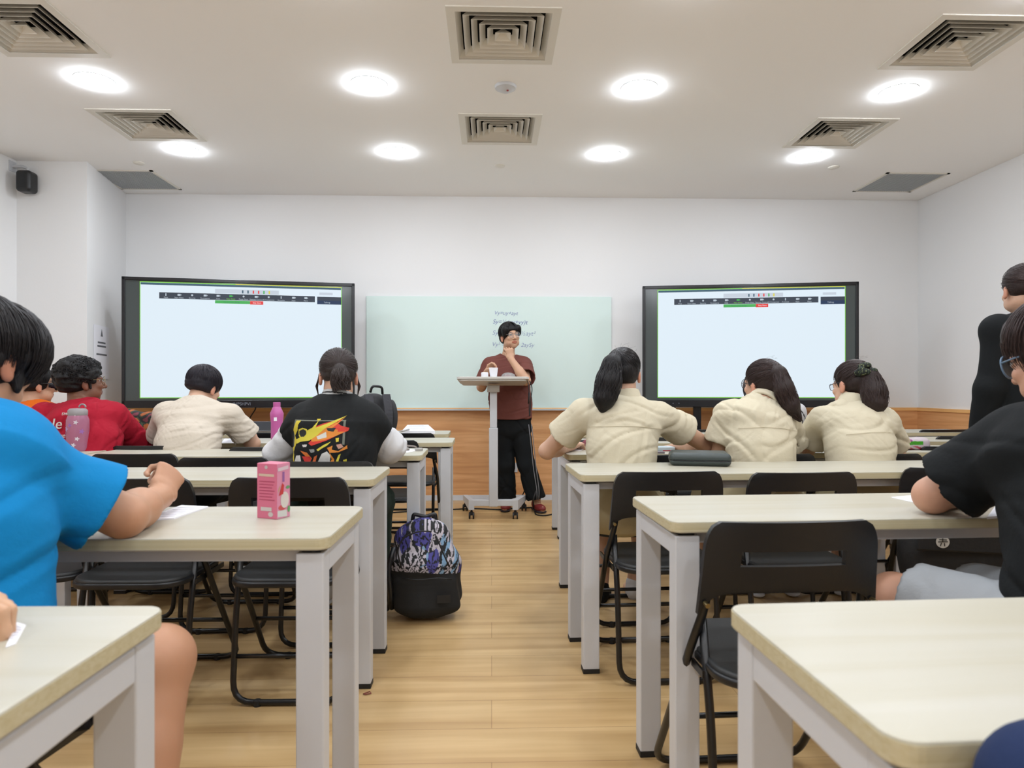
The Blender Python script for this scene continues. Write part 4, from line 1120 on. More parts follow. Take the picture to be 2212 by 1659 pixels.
def back_text(o, P, b, s, u, v, size, m, nm, d=3.5, sh=.15):
    q = W(u, v, d); k = np.hypot(P[:, 0]-q[0], P[:, 2]-q[2]); kk = np.nonzero(k < .05)[0]; y = P[kk, 1].min()-.004 if len(kk) else q[1]
    tt = text(s, size, m, o, nm, (q[0]-b[0], y-b[1], q[2]), (math.pi/2, 0, 0), .001, shear=sh); return tt
M_wp = mat('white_print', (240, 236, 232), .7)
back_text(ro, rP, b, 'swift', 146, 893, .03, M_wp, 'shirt_lettering', 3.45); back_text(ro, rP, b, 'Je', 128, 916, .075, M_wp, 'shirt_lettering', 3.45); back_text(ro, rP, b, 'Love', 138, 940, .035, M_wp, 'shirt_lettering', 3.45)
q = W(104, 930, 3.45); k = np.hypot(rP[:, 0]-q[0], rP[:, 2]-q[2]); y = rP[k < .04, 1].min()
MB().box((q[0]-.05-b[0], y-b[1]-.006, q[2]-.02), (q[0]+.03-b[0], y-b[1]-.003, q[2]+.022)).build('yellow_patch', mat('patch_yellow', (232, 170, 50), .7), ro)
def st(mb):
    g_ = np.random.RandomState(3)
    for i in range(1500):
        q = nrm(g_.normal(size=3)+V3(0, -.25, .5))
        if q[2] < -.45 or (q[1] > .45 and q[2] < .45): continue
        p = V3(0, -.018, .045)+q*V3(.098, .112, .092); a = g_.rand()*6; rr = .007+.007*g_.rand(); u = nrm(np.cross(q, g_.normal(size=3))); w_ = np.cross(q, u)
        mb.tube([h.p(*(p+u*rr*math.cos(a+j)+w_*rr*math.sin(a+j)+q*(.002*j-.003))) for j in range(7)], .0017, 3, caps=False)
g2 = np.random.RandomState(8)
pr = [((0, -.016, .040), (.094, .108, .090)), ((0, -.05, .0), (.085, .075, .07))]
for i in range(70):
    q = nrm(g2.normal(size=3)+V3(0, -.2, .45))
    if q[2] < -.4 or (q[1] > .5 and q[2] < .5): continue
    pr.append((tuple(V3(0, -.018, .043)+q*V3(.092, .104, .085)), (.018, .018, .018)))
hair(t, b, h, M_hblk, pr, nape=-.055, strands=st, face=(.08, .07, .09), facec=(0, .125, -.055), disp=folds(.004, 150, 5))
glasses(t, b, h, mat('gold_wire', (200, 180, 140), .3, 1), M_lens, .025)
G = S(); G.cap(h.p(-.0805, .012, .018), h.p(-.077, .016, -.028), .006, .004, .004); G.cap(h.p(.0745, .016, .02), h.p(.073, .022, -.032), .009, .006, .004); G.build('sideburn', M_hblk, t, .003, b)
trousers(t, b, J, M_black, 1, .016, .9)
for s in 'LR': shoe(t, b, J['an'+s], (0, 1), M_black, M_shw)
# ---- orange shirt student
J = seatJ(((20, 905, 3.95), (122, 905, 4.0)), ((-10, 965, 4.05), (140, 965, 4.15)), ((20, 955, 4.3), (120, 958, 4.35)), (66, 884, 3.98), (70, 915, 3.95), (75, 955, 3.9), (78, 1040, 3.88), yaw=-.2)
h = Head(W(78, 832, 4.02), -44*D2, -.05, 0, 1.0)
t, b = person('person in orange shirt with dark sunglasses, behind the blue shirted student', J, h, TAN, 'tan1', 1.0, .007)
G = torso_top(J, 1.0, .016); cs = [sleeve(G, J['shL'], J['elL'], .8, .068, .08), sleeve(G, J['shR'], J['elR'], .8, .068, .08)]
[carve(G, c, .045) for c in cs]; G.disp(folds(.005, 32, 12)); neck_hole(G, J, h, .060); G.build('t_shirt', cloth('orange', (240, 112, 24)), t, .006, b)
def st(mb): shell(h, mb, (0, -.014, .036), (.088, .107, .092), [(0, -.2, .97)], ring(-.35, 20, 60, 300), 300, 16, rad=.0013)
hair(t, b, h, M_hblk, [((0, -.014, .036), (.087, .106, .091)), ((0, -.03, -.005), (.080, .085, .055))], nape=-.04, strands=st, ear=False)
M_dl = mat('dark_lens', (28, 28, 36), .12)
glasses(t, b, h, M_blk, M_dl, .03, tr=.003, wide=.034)
G = S(); G.ecap(h.p(.083, .075, .002), h.p(.084, .05, .002), h.u, (.022, .004), (.016, .004), .004, cap=.01); G.build('side_shield', M_dl, t, .004, b)
trousers(t, b, J, M_black, 1, .016, .9)
# ---- blue shirt student (near left)
J = seatJ(((-250, 1005, 1.40), (68, 1034, 1.33)), ((-330, 1230, 1.45), (268, 1146, 1.435)), ((-150, 1120, 1.75), (345, 1082, 1.68)), (-60, 945, 1.33), (-95, 1020, 1.28), (-120, 1160, 1.22), (-150, 1260, 1.17),
          kn=(None, (343, 1425, 1.27)), an=(None, (262, 1690, 1.10)), yaw=.25)
J['pelvis'][2] = .55
J['ftR'] = V3(.5, .8, 0)
for s, q in (('L', -1), ('R', 1)): J['hip'+s] = J['pelvis']+V3(.09*q, 0, -.01)
J['knL'] = J['hipL']+V3(-.1, .40, 0); J['knL'][2] = .52; J['anL'] = J['knL']+V3(0, .05, 0); J['anL'][2] = .085; J['anR'][2] = .10
J['wrR'][2] = .785; J['elR'][2] = .785
J['hdR'] = V3(-.05, .6, .45); J['hnR'] = V3(-.8, .1, -.5); J['hcR'] = ((1.3, 1.35, 1.4, 1.4), .9)
h = Head(W(-50, 778, 1.40), -10*D2, -.26, .0, 1.04)
t, b = person('person in bright blue t-shirt writing at the second left desk, cropped at the left', J, h, (220, 164, 128), 'tan2', 1.12, .0045)
G = torso_top(J, 1.1, .022, hem=J['pelvis']-V3(0, 0, .03)); cs = [sleeve(G, J['shL'], J['elL'], .75, .078, .098, wall=.014), sleeve(G, J['shR'], J['elR'], .74, .070, .094, wall=.014)]
[carve(G, c, .05, .07) for c in cs]; G.disp(folds(.004, 20, 32)); G.disp(creases(.011, 20, 4)); neck_hole(G, J, h, .066)
M_blue = cloth('sky_blue', (18, 148, 218)); G.build('t_shirt', M_blue, t, .005, b); collar(t, b, J, h, M_blue, .066, .014, 'neck_rib')
def st(mb): shell(h, mb, (0, -.014, .036), (.092, .110, .096), [(0, -.3, .95)], ring(-.75, 30, 85, 275)+ring(-.5, 8, 40, 90)+ring(-.5, 8, 270, 320)+ring(.0, 14, -50, 50), 1300, 26, rad=.0012, off=(-.002, .006)); shell(h, mb, (.012, .014, .034), (.087, .108, .090), [(-.1, -.2, .97)], [(.8, .5, -.45), (.75, .62, -.2), (.62, .75, -.1), (.5, .85, .0), (.85, .4, -.5), (.3, .95, .1)], 700, 27, rad=.0014, off=(-.002, .008), spread=.12, jit=.12)
hair(t, b, h, M_hblk, [((0, -.014, .036), (.091, .110, .096)), ((0, -.03, -.01), (.086, .088, .068)), ((.055, .050, .035), (.034, .046, .048)), ((-.055, .05, .035), (.034, .046, .048)), ((.036, .080, .048), (.032, .028, .032)), ((.073, .034, -.02), (.007, .012, .040))], nape=-.07, strands=st, disp=folds(.0025, 90, 8), face=(.058, .06, .08), facec=(0, .125, -.05), vs=.005, ear=True)
trousers(t, b, J, cloth('dark_shorts', (40, 42, 48)), 1.1, .016, 1.62, 'shorts')
for s in 'LR': shoe(t, b, J['an'+s], J.get('ft'+s, (0, 1)), M_black, M_shw)
# ---- hand at the left edge: writer at the nearest left desk
J = seatJ(((-1650, 900, .62), (-700, 900, .62)), ((-1700, 1500, .7), (-560, 1480, .74)), ((-1300, 1500, .8), (-92, 1392, .84)), (-1150, 760, .62), (-1150, 900, .60), (-1150, 1300, .56), (-1150, 1700, .54))
J = {k: (v if k[:2] != 'xx' else v) for k, v in J.items()}
off = V3(-.98, .34, 0)
J['pelvis'] = off+V3(0, 0, .55); J['waist'] = off+V3(0, .02, .72); J['chest'] = off+V3(0, .05, .9); J['neck'] = off+V3(0, .06, 1.02)
J['shL'] = off+V3(-.17, .05, .98); J['shR'] = off+V3(.17, .05, .98); J['elL'] = off+V3(-.2, .22, .78); J['wrL'] = off+V3(-.05, .42, .79)
J['elR'] = V3(-.83, .62, .785); J['wrR'] = W(-228, 1430, .83); J['wrR'][2] = .785
for s, q in (('L', -1), ('R', 1)):
    J['hip'+s] = J['pelvis']+V3(.09*q, 0, -.01); J['kn'+s] = J['hip'+s]+V3(.0, .38, 0); J['kn'+s][2] = .50; J['an'+s] = J['kn'+s]+V3(0, .03, 0); J['an'+s][2] = .085
J['hdR'] = V3(.8, .35, .12); J['hnR'] = V3(.2, .1, -1); J['hcR'] = ((.75, .85, .95, 1.0), .6)
h = Head(off+V3(0, .09, 1.17), 0, -.3, 0, 1)
t, b = person('person mostly outside the left edge, only a curled writing hand on nearest desk', J, h, (240, 190, 152), 'tan3', 1.0, .0045)
G = torso_top(J, 1.0, .018); cs = [sleeve(G, J['shL'], J['elL'], .7, .07, .08), sleeve(G, J['shR'], J['elR'], .6, .07, .08)]; G.build('t_shirt', M_white, t, .008, b)
hair(t, b, h, M_hblk, [((0, -.014, .036), (.087, .106, .091))], nape=-.04, vs=.007)
trousers(t, b, J, M_black, 1, .016, .9)
pn = MB(); a = WZ(-50, 1390, .775); pn.tube([a+V3(.0, .01, .0)-V3(0, 0, .022), a+V3(-.05, -.05, .07)], .0042, 10); tag(pn.build('pen', mat('pen_white', (226, 220, 230), .3), None, smooth=True), 'pale pen held by the hand at the left edge', 'pen')
# ---- black t-shirt student (near right)
J = seatJ(((2212, 952, 1.56), (2480, 960, 1.42)), ((2014, 1094, 1.70), (2620, 1140, 1.6)), ((2140, 1082, 1.98), (2350, 1110, 1.9)), (2335, 905, 1.48), (2355, 985, 1.44), (2380, 1130, 1.40), (2390, 1300, 1.36),
          kn=((1932, 1312, 1.64), None), yaw=.35)
J['knL'][2] = .545; J['anL'] = J['knL']+V3(-.02, -.02, 0); J['anL'][2] = .09; J['elL'][2] = .787; J['wrL'][2] = .775; J['pelvis'][2] = .54
for s, q in (('L', -1), ('R', 1)): J['hip'+s] = J['pelvis']+V3(.09*q, 0, -.01)
h = Head(W(2292, 772, 1.53), 18*D2, -.25, 0, 1.0)
t, b = person('person in black t-shirt and glasses leaning on second right desk, cropped at right', J, h, (232, 176, 146), 'tan4', 1.08, .0048)
G = torso_top(J, 1.08, .024, hem=J['pelvis']-V3(0, 0, .02)); cs = [sleeve(G, J['shL'], J['elL'], .80, .078, .092), sleeve(G, J['shR'], J['elR'], .8, .078, .095)]
[carve(G, c, .05, .06) for c in cs]; G.disp(folds(.003, 20, 52)); G.disp(creases(.010, 28, 8)); neck_hole(G, J, h, .064); G.build('t_shirt', M_black, t, .0055, b)
def st(mb): shell(h, mb, (0, -.012, .04), (.094, .112, .1), [(0, -.3, .95)], ring(-.3, 24, 60, 300)+ring(.2, 14, -60, 60), 700, 26, rad=.0013, off=(-.002, .01), jit=.2)
hair(t, b, h, M_hbr, [((0, -.012, .04), (.092, .110, .098)), ((0, .055, .075), (.07, .05, .04))], nape=-.05, strands=st, disp=folds(.005, 70, 8), vs=.006)
glasses(t, b, h, mat('blue_grey_frame', (120, 150, 180), .25), M_lens, .027, tr=.0024, wide=.033)
trousers(t, b, J, cloth('light_grey', (176, 180, 184)), 1.05, .018, 1.86, 'shorts')
for s in 'LR': shoe(t, b, J['an'+s], (-.4, 1), M_black, M_shw)
# ---- navy sleeve in the lower right corner
off = V3(.92, .16, 0)
J = dict(pelvis=off+V3(0, 0, .55), waist=off+V3(0, .02, .72), chest=off+V3(0, .05, .9), neck=off+V3(0, .06, 1.0), shL=off+V3(-.17, .05, .95), shR=off+V3(.17, .05, .95), elR=off+V3(.22, .2, .76), wrR=off+V3(.1, .44, .79))
J['elL'] = W(2305, 1745, .54); J['wrL'] = off+V3(-.15, .27, .72)
for s, q in (('L', -1), ('R', 1)):
    J['hip'+s] = J['pelvis']+V3(.09*q, 0, -.01); J['kn'+s] = J['hip'+s]+V3(.0, .38, 0); J['kn'+s][2] = .50; J['an'+s] = J['kn'+s]+V3(0, .03, 0); J['an'+s][2] = .085
h = Head(off+V3(0, .08, 1.15), 0, -.3, 0, 1)
t, b = person('person outside the lower right corner, only a blurred navy sleeve showing', J, h, TAN, 'tan5', 1.0, .007)
G = torso_top(J, 1.0, .018)
for s in 'LR': G.cap(J['sh'+s], J['el'+s], .062, .055, .03); G.cap(J['el'+s], J['wr'+s]-(J['wr'+s]-J['el'+s])*.1, .055, .036, .03)
G.disp(folds(.004, 30, 3)); G.build('long_sleeved_shirt', cloth('navy_blue', (40, 56, 96)), t, .007, b)
hair(t, b, h, M_hblk, [((0, -.014, .036), (.087, .106, .091))], nape=-.04, vs=.007); trousers(t, b, J, M_black, 1, .016, .9)
# ---- standing person by the right wall
def standJ(u, d, H, nk, yaw, wid=.17):
    f = V3(-math.sin(yaw), math.cos(yaw), 0); r = V3(math.cos(yaw), math.sin(yaw), 0); c = W(u, 840, d); c[2] = 0
    J = dict(pelvis=c+V3(0, 0, .93*H/1.7), waist=c+V3(0, 0, 1.08*H/1.7), chest=c+V3(0, 0, 1.28*H/1.7), neck=c+V3(0, 0, 1.435*H/1.7))
    for s, q in (('L', -1), ('R', 1)):
        J['sh'+s] = J['neck']+r*wid*q-V3(0, 0, .045); J['el'+s] = J['sh'+s]+r*.05*q-V3(0, 0, .28); J['wr'+s] = J['el'+s]+f*.06-V3(0, 0, .24)
        J['hip'+s] = J['pelvis']+r*.09*q-V3(0, 0, .03); J['kn'+s] = J['hip'+s]+r*.02*q+f*.02; J['kn'+s][2] = .48*H/1.7; J['an'+s] = J['kn'+s]-f*.02; J['an'+s][2] = .09; J['ft'+s] = f
    return J, f, r
J, f, r = standJ(2232, 3.2, 1.64, 0, .1, .185)
h = Head(W(2209, 626, 3.2), -12*D2, -.1, 0, .98)
t, b = person('person in black standing at the right edge, dark hair in a low bun', J, h, FAIR, 'fair7', 1.05, .0065)
G = torso_top(J, 1.1, .03, hem=J['pelvis']-V3(0, 0, .12))
for s in 'LR': G.cap(J['sh'+s]-V3(0, 0, .012), J['el'+s], .060, .058, .04); G.cap(J['el'+s], J['wr'+s], .060, .045, .03)
G.disp(folds(.005, 24, 3)); neck_hole(G, J, h, .06); G.build('black_long_sleeved_top', M_black, t, .0065, b); collar(t, b, J, h, M_black, .06, .05)
tl = [h.p(0, -.10, -.02), h.p(0, -.125, -.03), h.p(0, -.12, -.06)]
def st(mb): shell(h, mb, (0, -.012, .034), (.083, .101, .090), [(0, -.95, -.25)], ring(.2, 14, 30, 330)+ring(.7, 10), 350, 3, rad=.0013); tail_strands(mb, tl, [.02, .036, .03], 60, 3)
hair(t, b, h, M_hbr, [((0, -.012, .034), (.081, .099, .089)), ((0, -.04, .0), (.066, .066, .055))], nape=-.045, strands=st, extra=lambda G: tail_ops(G, tl, [.02, .034, .028]), disp=folds(.002, 100, 3))
trousers(t, b, J, M_black, 1, .02, .95, r_an=.07)
for s in 'LR': shoe(t, b, J['an'+s], J['ft'+s], M_black, M_foot, z0=0)
# ---- the lecturer (faces the camera)
D = 5.86
def L_(u, v, d=D): return W(u, v, d)
J = dict(pelvis=L_(1106, 918), waist=L_(1104, 872), chest=L_(1098, 812), neck=L_(1098, 772))
J['shR'] = L_(1061, 790, D-.02); J['shL'] = L_(1131, 789, D-.0)            # his right is at the viewer's left
J['elR'] = L_(1040, 836, D-.02); J['wrR'] = L_(1049, 808, D-.26)
J['elL'] = L_(1136, 822, D-.24); J['wrL'] = L_(1104, 776, D-.20)
J['hipR'] = L_(1090, 924); J['hipL'] = L_(1121, 924)
J['knR'] = L_(1092, 1008, D-.02); J['knL'] = L_(1138, 1006, D-.05); J['anR'] = L_(1095, 1080, D+.03); J['anL'] = L_(1159, 1080, D-.03)
J['anR'][2] = .09; J['anL'][2] = .09
J['ftR'] = V3(-.15, -1, 0); J['ftL'] = V3(.3, -1, 0)
J['hdL'] = J['wrL']*0+V3(-.02, .0, .1); J['hnL'] = V3(-.2, 1, 0); J['hcL'] = ((1.25, 1.3, 1.3, 1.3), .8)
J['hdR'] = V3(.25, -.1, .5); J['hnR'] = V3(.4, -.3, -.6); J['hcR'] = ((.7, .9, 1.0, 1.1), .5)
h = Head(L_(1101, 727, D-.02), math.pi+24*D2*1, .05, .10, .98)
t, b = person('person standing at the lectern in brown t-shirt and black trousers, fist at chin', J, h, (236, 186, 152), 'lecturer', 1.0, .0038)
G = torso_top(J, 1.0, .026, hem=L_(1100, 902), belly=1.02, k=.05); cs = [sleeve(G, J['shR'], J['elR'], .86, .075, .082), sleeve(G, J['shL'], J['elL'], .84, .08, .088)]
G.ecap(J['chest'], L_(1103, 905), V3(1, 0, 0), (.165, .125), (.160, .135), .04, cut=(L_(1100, 903), V3(0, 0, -1)))
[carve(G, c, .045) for c in cs]; G.disp(folds(.004, 26, 92)); G.disp(creases(.010, 30, 9)); neck_hole(G, J, h, .064, .012)
M_br = cloth('brown', (134, 80, 72)); G.build('t_shirt', M_br, t, .005, b); collar(t, b, J, h, M_br, .065, .012, 'neck_rib')
def st(mb): shell(h, mb, (0, -.012, .038), (.088, .106, .094), [(-.1, .2, .97)], ring(-.35, 24, 70, 290), 350, 26, rad=.0013); shell(h, mb, (0, -.008, .038), (.089, .108, .094), [(.02, .35, .93)], [(-.85, .55, .12), (-.7, .68, .2), (.8, .6, .18), (.65, .75, .3), (.88, .45, .0)], 260, 27, rad=.0015, spread=.12)
hair(t, b, h, M_hblk, [((0, -.014, .038), (.087, .105, .093)), ((0, -.035, -.01), (.08, .08, .06)), ((-.060, .055, .064), (.030, .034, .032)), ((.062, .055, .060), (.030, .034, .034)), ((-.074, .05, .03), (.016, .022, .034)), ((.075, .048, .03), (.016, .022, .034))], nape=-.07, strands=st, face=(.058, .06, .085), facec=(0, .13, -.034), vs=.004)
glasses(t, b, h, mat('silver_wire', (190, 188, 186), .3, 1), M_lens, .025, tr=.0011)
G = S(); hp = J['pelvis']
G.ecap(hp-V3(0, 0, .03), hp+V3(0, 0, .10), V3(1, 0, 0), (.172, .128), (.165, .120), .03)
cs = []
for s, ra in (('R', .084), ('L', .086)):
    G.cap(J['hip'+s], J['kn'+s], .094, .076, .01); e = J['kn'+s]+(J['an'+s]-J['kn'+s])*.93; d = nrm(J['an'+s]-J['kn'+s]); G.cap(J['kn'+s], e, .078, ra, .02, cut=(e, d)); cs.append((e, d, ra, .01))
[carve(G, c, .05) for c in cs]; G.disp(folds(.005, 24, 5)); G.disp(creases(.014, 26, 15))
tr_ = G.build('trousers', M_black, t, .006, b)
cd = MB(); 
for du in (0, 6): cd.tube(fillet([W(1142+du, 917, D-.19), W(1147+du, 960, D-.18), W(1152+du, 1010, D-.17), W(1160+du*.8, 1060, D-.16), W(1160+du*.6, 1080, D-.15)], .05), .0035, 6)
cd.build('side_cord', mat('grey_cord', (150, 150, 155), .7), tr_, smooth='all', sub=b)
M_rs = mat('red_shoe', (150, 44, 44), .6); M_sol = mat('dark_sole', (60, 50, 56), .7)
for s in 'LR': shoe(t, b, J['an'+s], J['ft'+s], M_rs, M_sol, z0=0)
# ------------------------------------------------------------------ things on desks and floor
def z3(a): return (float(a[0]), float(a[1]), float(a[2]))
# lectern
c = W(1066, 840, 5.47); t = thing('lectern', 'white wheeled height-adjustable lectern in front of the lecturer', 'lectern', (c[0], c[1], 0), -TH)
MB().box((-.036, -.03, .10), (.036, .03, .74)).build('lower_column', M_leg, t, bevel=.006); MB().box((-.029, -.024, .74), (.029, .024, 1.06)).build('upper_column', M_leg, t, bevel=.005)
MB().box((-.20, -.025, .105), (.20, .03, .155)).build('base_bar', M_leg, t, bevel=.004)
for s in (-1, 1):
    m = MB(); m.add([(s*.155, -.03, .075), (s*.20, -.03, .075), (s*.275, .37, .09), (s*.235, .37, .09), (s*.155, -.03, .155), (s*.20, -.03, .155), (s*.275, .37, .135), (s*.235, .37, .135)], [(0,3,2,1),(4,5,6,7),(0,1,5,4),(1,2,6,5),(2,3,7,6),(3,0,4,7)]); m.build('base_arm', M_leg, t)
    for x, y in ((s*.178, -.01), (s*.255, .36)):
        k = MB()
        for q in (-1, 1): k.tube([(x+q*.010, y, .027), (x+q*.022, y, .027)], .027, 18)
        k.box((x-.012, y-.018, .03), (x+.012, y+.018, .06)); k.tube([(x, y, .05), (x, y, .09)], .008, 8); k.build('caster', M_foot, t, smooth=True)
Mt = Matrix.Rotation(-.09, 4, 'X'); m = MB()
P = rrect(-.285, -.2, .285, .24, .03)
m.prism(P, 0, .018); m.prism([(x*.93, y*.93) for x, y in P], -.014, 0); m.v = [tuple(Mt @ Vector(p)+Vector((.0, 0, 1.118))) for p in m.v]
m.build('top', mat('lectern_top', (236, 232, 224), .4), t, bevel=.002)
MB().box((-.05, -.06, 1.03), (.05, .05, 1.085)).build('tilt_bracket', mat('bracket_beige', (198, 190, 178), .45), t, bevel=.004)
cd = MB(); cd.tube(fillet([W(1140, 822, 5.45), W(1143, 845, 5.4), W(1143, 880, 5.4), W(1144, 905, 5.4), W(1147, 860, 5.42), W(1150, 838, 5.45), W(1144, 822, 5.45)], .05), .004, 6); cd.tube([W(1143, 848, 5.395), W(1142, 872, 5.395)], .008, 8)
tag(cd.build('hanging_cable', M_foot, None, smooth='all'), 'black looped cable hanging from the lectern right edge', 'cable')
def onl(u, v0=None): 
    c_ = W(u, 840, 5.47); return c_
def lec(u, dy=0.0):
    p = W(u, 840, 5.47+dy); z = 1.118+.019-.09*dy; return V3(p[0], p[1], z)
p = lec(1066, -.12); m = MB().lathe([(0, 0), (.027, 0), (.036, .078), (.034, .078), (.025, .004), (0, .004)], p, 24, caps=False); tag(m.build('paper_cup', M_paper, None, smooth=True), 'white paper cup on the lectern', 'cup')
p = lec(1047, -.14); m = MB().lathe([(0, 0), (.026, 0), (.028, .004), (.028, .034), (.024, .038), (0, .038)], p, 24, caps=False); tag(m.build('white_tub', M_paper, None, smooth=True), 'small round white tub beside the paper cup on lectern', 'tub')
p = lec(1098, -.02); t = thing('clear_container', 'clear domed container with something red inside on the lectern', 'container', p)
MB().lathe([(0, .001), (.055, .001), (.06, .015), (.052, .035), (.03, .048), (0, .052)], n=28, caps=False).build('shell', mat('clear_plastic', (225, 228, 226), .15, alpha=.45), t, smooth=True)
S().ell((-.005, 0, .018), (.035, .03, .014)).build('red_contents', mat('berry', (170, 40, 50), .5), t, .003)
p = lec(1040, -.1); tag(MB().box((p[0]-.05, p[1]-.03, p[2]), (p[0]+.01, p[1]+.03, p[2]+.008)).build('phone', M_steel, None, bevel=.002), 'flat silver phone at the left end of the lectern top', 'phone')
# floor cables
m = MB(); m.tube(fillet([WZ(835, 1108, .006), WZ(905, 1103, .006), WZ(985, 1100, .006), WZ(1020, 1098, .006), WZ(1080, 1101, .006), WZ(1105, 1098, .006), WZ(1150, 1096, .006)], .1), .006, 6)
tag(m.build('floor_cable', M_foot, None, smooth='all'), 'black cable lying on the floor under the lectern', 'cable')
m = MB(); m.tube(fillet([WZ(1205, 1109, .006), WZ(1175, 1114, .006), WZ(1158, 1112, .006), WZ(1153, 1100, .006), W(1152, 1078, 5.55), W(1158, 1060, 5.6)], .08), .006, 6)
m.tube(fillet([W(1121, 1082, 5.9), W(1130, 1068, 5.9), W(1136, 1050, 5.88), W(1134, 1020, 5.9)], .05), .005, 6)
tag(m.build('floor_cable', M_foot, None, smooth='all'), 'black cable curling on the floor beside the lecturer red shoe', 'cable')
# pink drink carton
c = WZ(591, 1117, DH); t = thing('drink_carton', 'pink drink carton with fruit picture on the second left desk', 'drink carton', c, -.42)
k = .118/118*1.0; s_ = (1117-840)/.317; H_ = 118/s_*1.0
wx, wy = .034, .0235
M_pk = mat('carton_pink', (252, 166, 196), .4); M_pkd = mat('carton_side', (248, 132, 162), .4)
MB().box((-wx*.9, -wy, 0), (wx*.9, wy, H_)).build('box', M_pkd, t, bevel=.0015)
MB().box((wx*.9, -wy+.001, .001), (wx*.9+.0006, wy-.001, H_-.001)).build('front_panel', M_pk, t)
def onx(poly, name, col, x=.0011):
    X_ = wx*.9+x; m = MB(); m.add([(X_, a*wy, b*H_) for a, b in poly], [tuple(range(len(poly)))]); m.build(name, mat('ink_%d_%d_%d' % col, col, .45), t)
def ony(poly, name, col, y=.0006):
    m = MB(); m.add([(a*wx*.9, -wy-y, b*H_) for a, b in poly], [tuple(range(len(poly)))]); m.build(name, mat('ink_%d_%d_%d' % col, col, .45), t)
def disc(cx, cy, rx, ry, n=16): return [(cx+rx*math.cos(6.283*i/n), cy+ry*math.sin(6.283*i/n)) for i in range(n)]
onx(disc(.15, .33, .62, .15), 'fruit_picture', (246, 236, 226), .0012); onx(disc(-.2, .2, .6, .05), 'fruit_picture', (226, 90, 90), .0010); onx([(-.75, .42), (-.1, .44), (.05, .6), (-.25, .64), (-.5, .52)], 'fruit_picture', (226, 70, 70), .0014)
onx([(-.9, .47), (-.7, .52), (-.45, .62), (-.7, .56)], 'fruit_picture', (216, 200, 90), .0013); onx(disc(.75, .15, .2, .06), 'leaf_picture', (110, 180, 110), .0015); onx(disc(.6, .55, .3, .03), 'leaf_picture', (120, 180, 120), .0015)
onx([(-.9, .04), (.5, .02), (.5, .14), (-.9, .15)], 'white_block', (240, 238, 232), .0009); onx([(-.85, .86), (.7, .88), (.7, .95), (-.85, .92)], 'wordmark', (252, 226, 234), .0012)
onx([(-.2, .66), (.1, .66), (.1, .84), (-.2, .84)], 'purple_characters', (170, 110, 180), .0012)
ony(disc(-.05, .93, .16, .035), 'straw_hole', (226, 210, 206)); ony([(-.8, .765), (.75, .765), (.75, .81), (-.8, .81)], 'wordmark', (246, 214, 190))
ony([(-.6, .14), (.5, .14), (.5, .21), (-.6, .21)], 'white_block', (236, 226, 220)); ony(disc(.4, .085, .25, .045), 'white_block', (236, 226, 220))
for i in range(7): ony([(-.75, .68-i*.055), (.8-.12*(i % 3), .68-i*.055), (.8-.12*(i % 3), .665-i*.055), (-.75, .665-i*.055)], 'small_print', (206, 80, 116))
# pink clear bottle
c = WZ(168, 974, DH); t = thing('water_bottle', 'clear pink water bottle with grey flip lid and flower pattern', 'bottle', c)
s_ = (974-840)/.317; R_ = 22/s_; h_ = 78/s_
M_pc = mat('clear_pink', (226, 150, 186), .1, alpha=.62, spec=.7)
MB().lathe([(0, 0), (R_*.92, 0), (R_, .008), (R_, h_*.86), (R_*.86, h_*.97), (R_*.8, h_)], n=32, caps=False).build('bottle_body', M_pc, t, smooth=True)
MB().lathe([(0, .002), (R_*.9, .002), (R_*.93, .02), (R_*.93, h_*.24), (0, h_*.24)], n=28, caps=False).build('water', mat('pink_water', (222, 130, 170), .1, alpha=.5), t, smooth=True)
l = MB().lathe([(R_*.82, h_-.004), (R_*.86, h_), (R_*.86, h_+.022), (R_*.7, h_+.032), (0, h_+.034)], n=28, caps=False).build('lid', mat('lid_grey', (176, 170, 172), .45), t, smooth=True)
k = MB(); k.tube([(R_*.45+.016*math.cos(a), 0, h_+.04+.014*math.sin(a)) for a in [math.pi*i/8*1.0-.2 for i in range(10)]], .004, 8); k.build('lid_loop', mat('lid_grey', (176, 170, 172)), l, smooth='all')
fl = MB(); g_ = np.random.RandomState(4)
for a, z, w_, mi in ((-2.2, .62, .016, 0), (-1.2, .8, .012, 1), (-2.7, .5, .020, 2), (-1.1, .35, .012, 1), (-2.2, .18, .013, 1), (-1.4, .18, .012, 1), (-1.75, .72, .011, 2), (-.7, .55, .014, 2)):
    n = 20; P = []
    for i in range(n):
        q = 6.283*i/n; rr = w_*(.7+.3*math.cos(5*q)); P.append(((R_+.0008)*math.cos(a+rr*math.cos(q)/R_), (R_+.0008)*math.sin(a+rr*math.cos(q)/R_), h_*z+rr*math.sin(q)))
    fl.add(P, [tuple(range(n))], mi)
fl.build('flower_print', [mat('ink_lilac', (190, 170, 220), .5), mat('ink_white', (244, 236, 244), .5), mat('ink_violet', (176, 120, 200), .5)], t)
# pink opaque bottle
c = WZ(598, 949, DH); s_ = (949-840)/.317; t = thing('water_bottle', 'solid pink water bottle standing left of the varsity jacket student', 'bottle', c)
R_ = 13.8/s_; h_ = 80/s_; M_po = mat('solid_pink', (226, 112, 186), .35)
MB().lathe([(0, 0), (R_*.85, 0), (R_*.9, .01), (R_*.88, h_*.45), (R_, h_*.62), (R_*1.02, h_*.7), (R_*.6, h_*.87), (R_*.55, h_*.88)], n=28, caps=False).build('bottle_body', M_po, t, smooth=True)
MB().lathe([(R_*.55, h_*.87), (R_*.55, h_*.995), (R_*.5, h_), (0, h_)], n=24, caps=False).build('cap', M_po, t, smooth=True)
m = MB(); m.box((-.006, -R_*.93-.002, h_*.5), (.012, -R_*.8, h_*.6)); m.build('white_logo', M_paper, t)
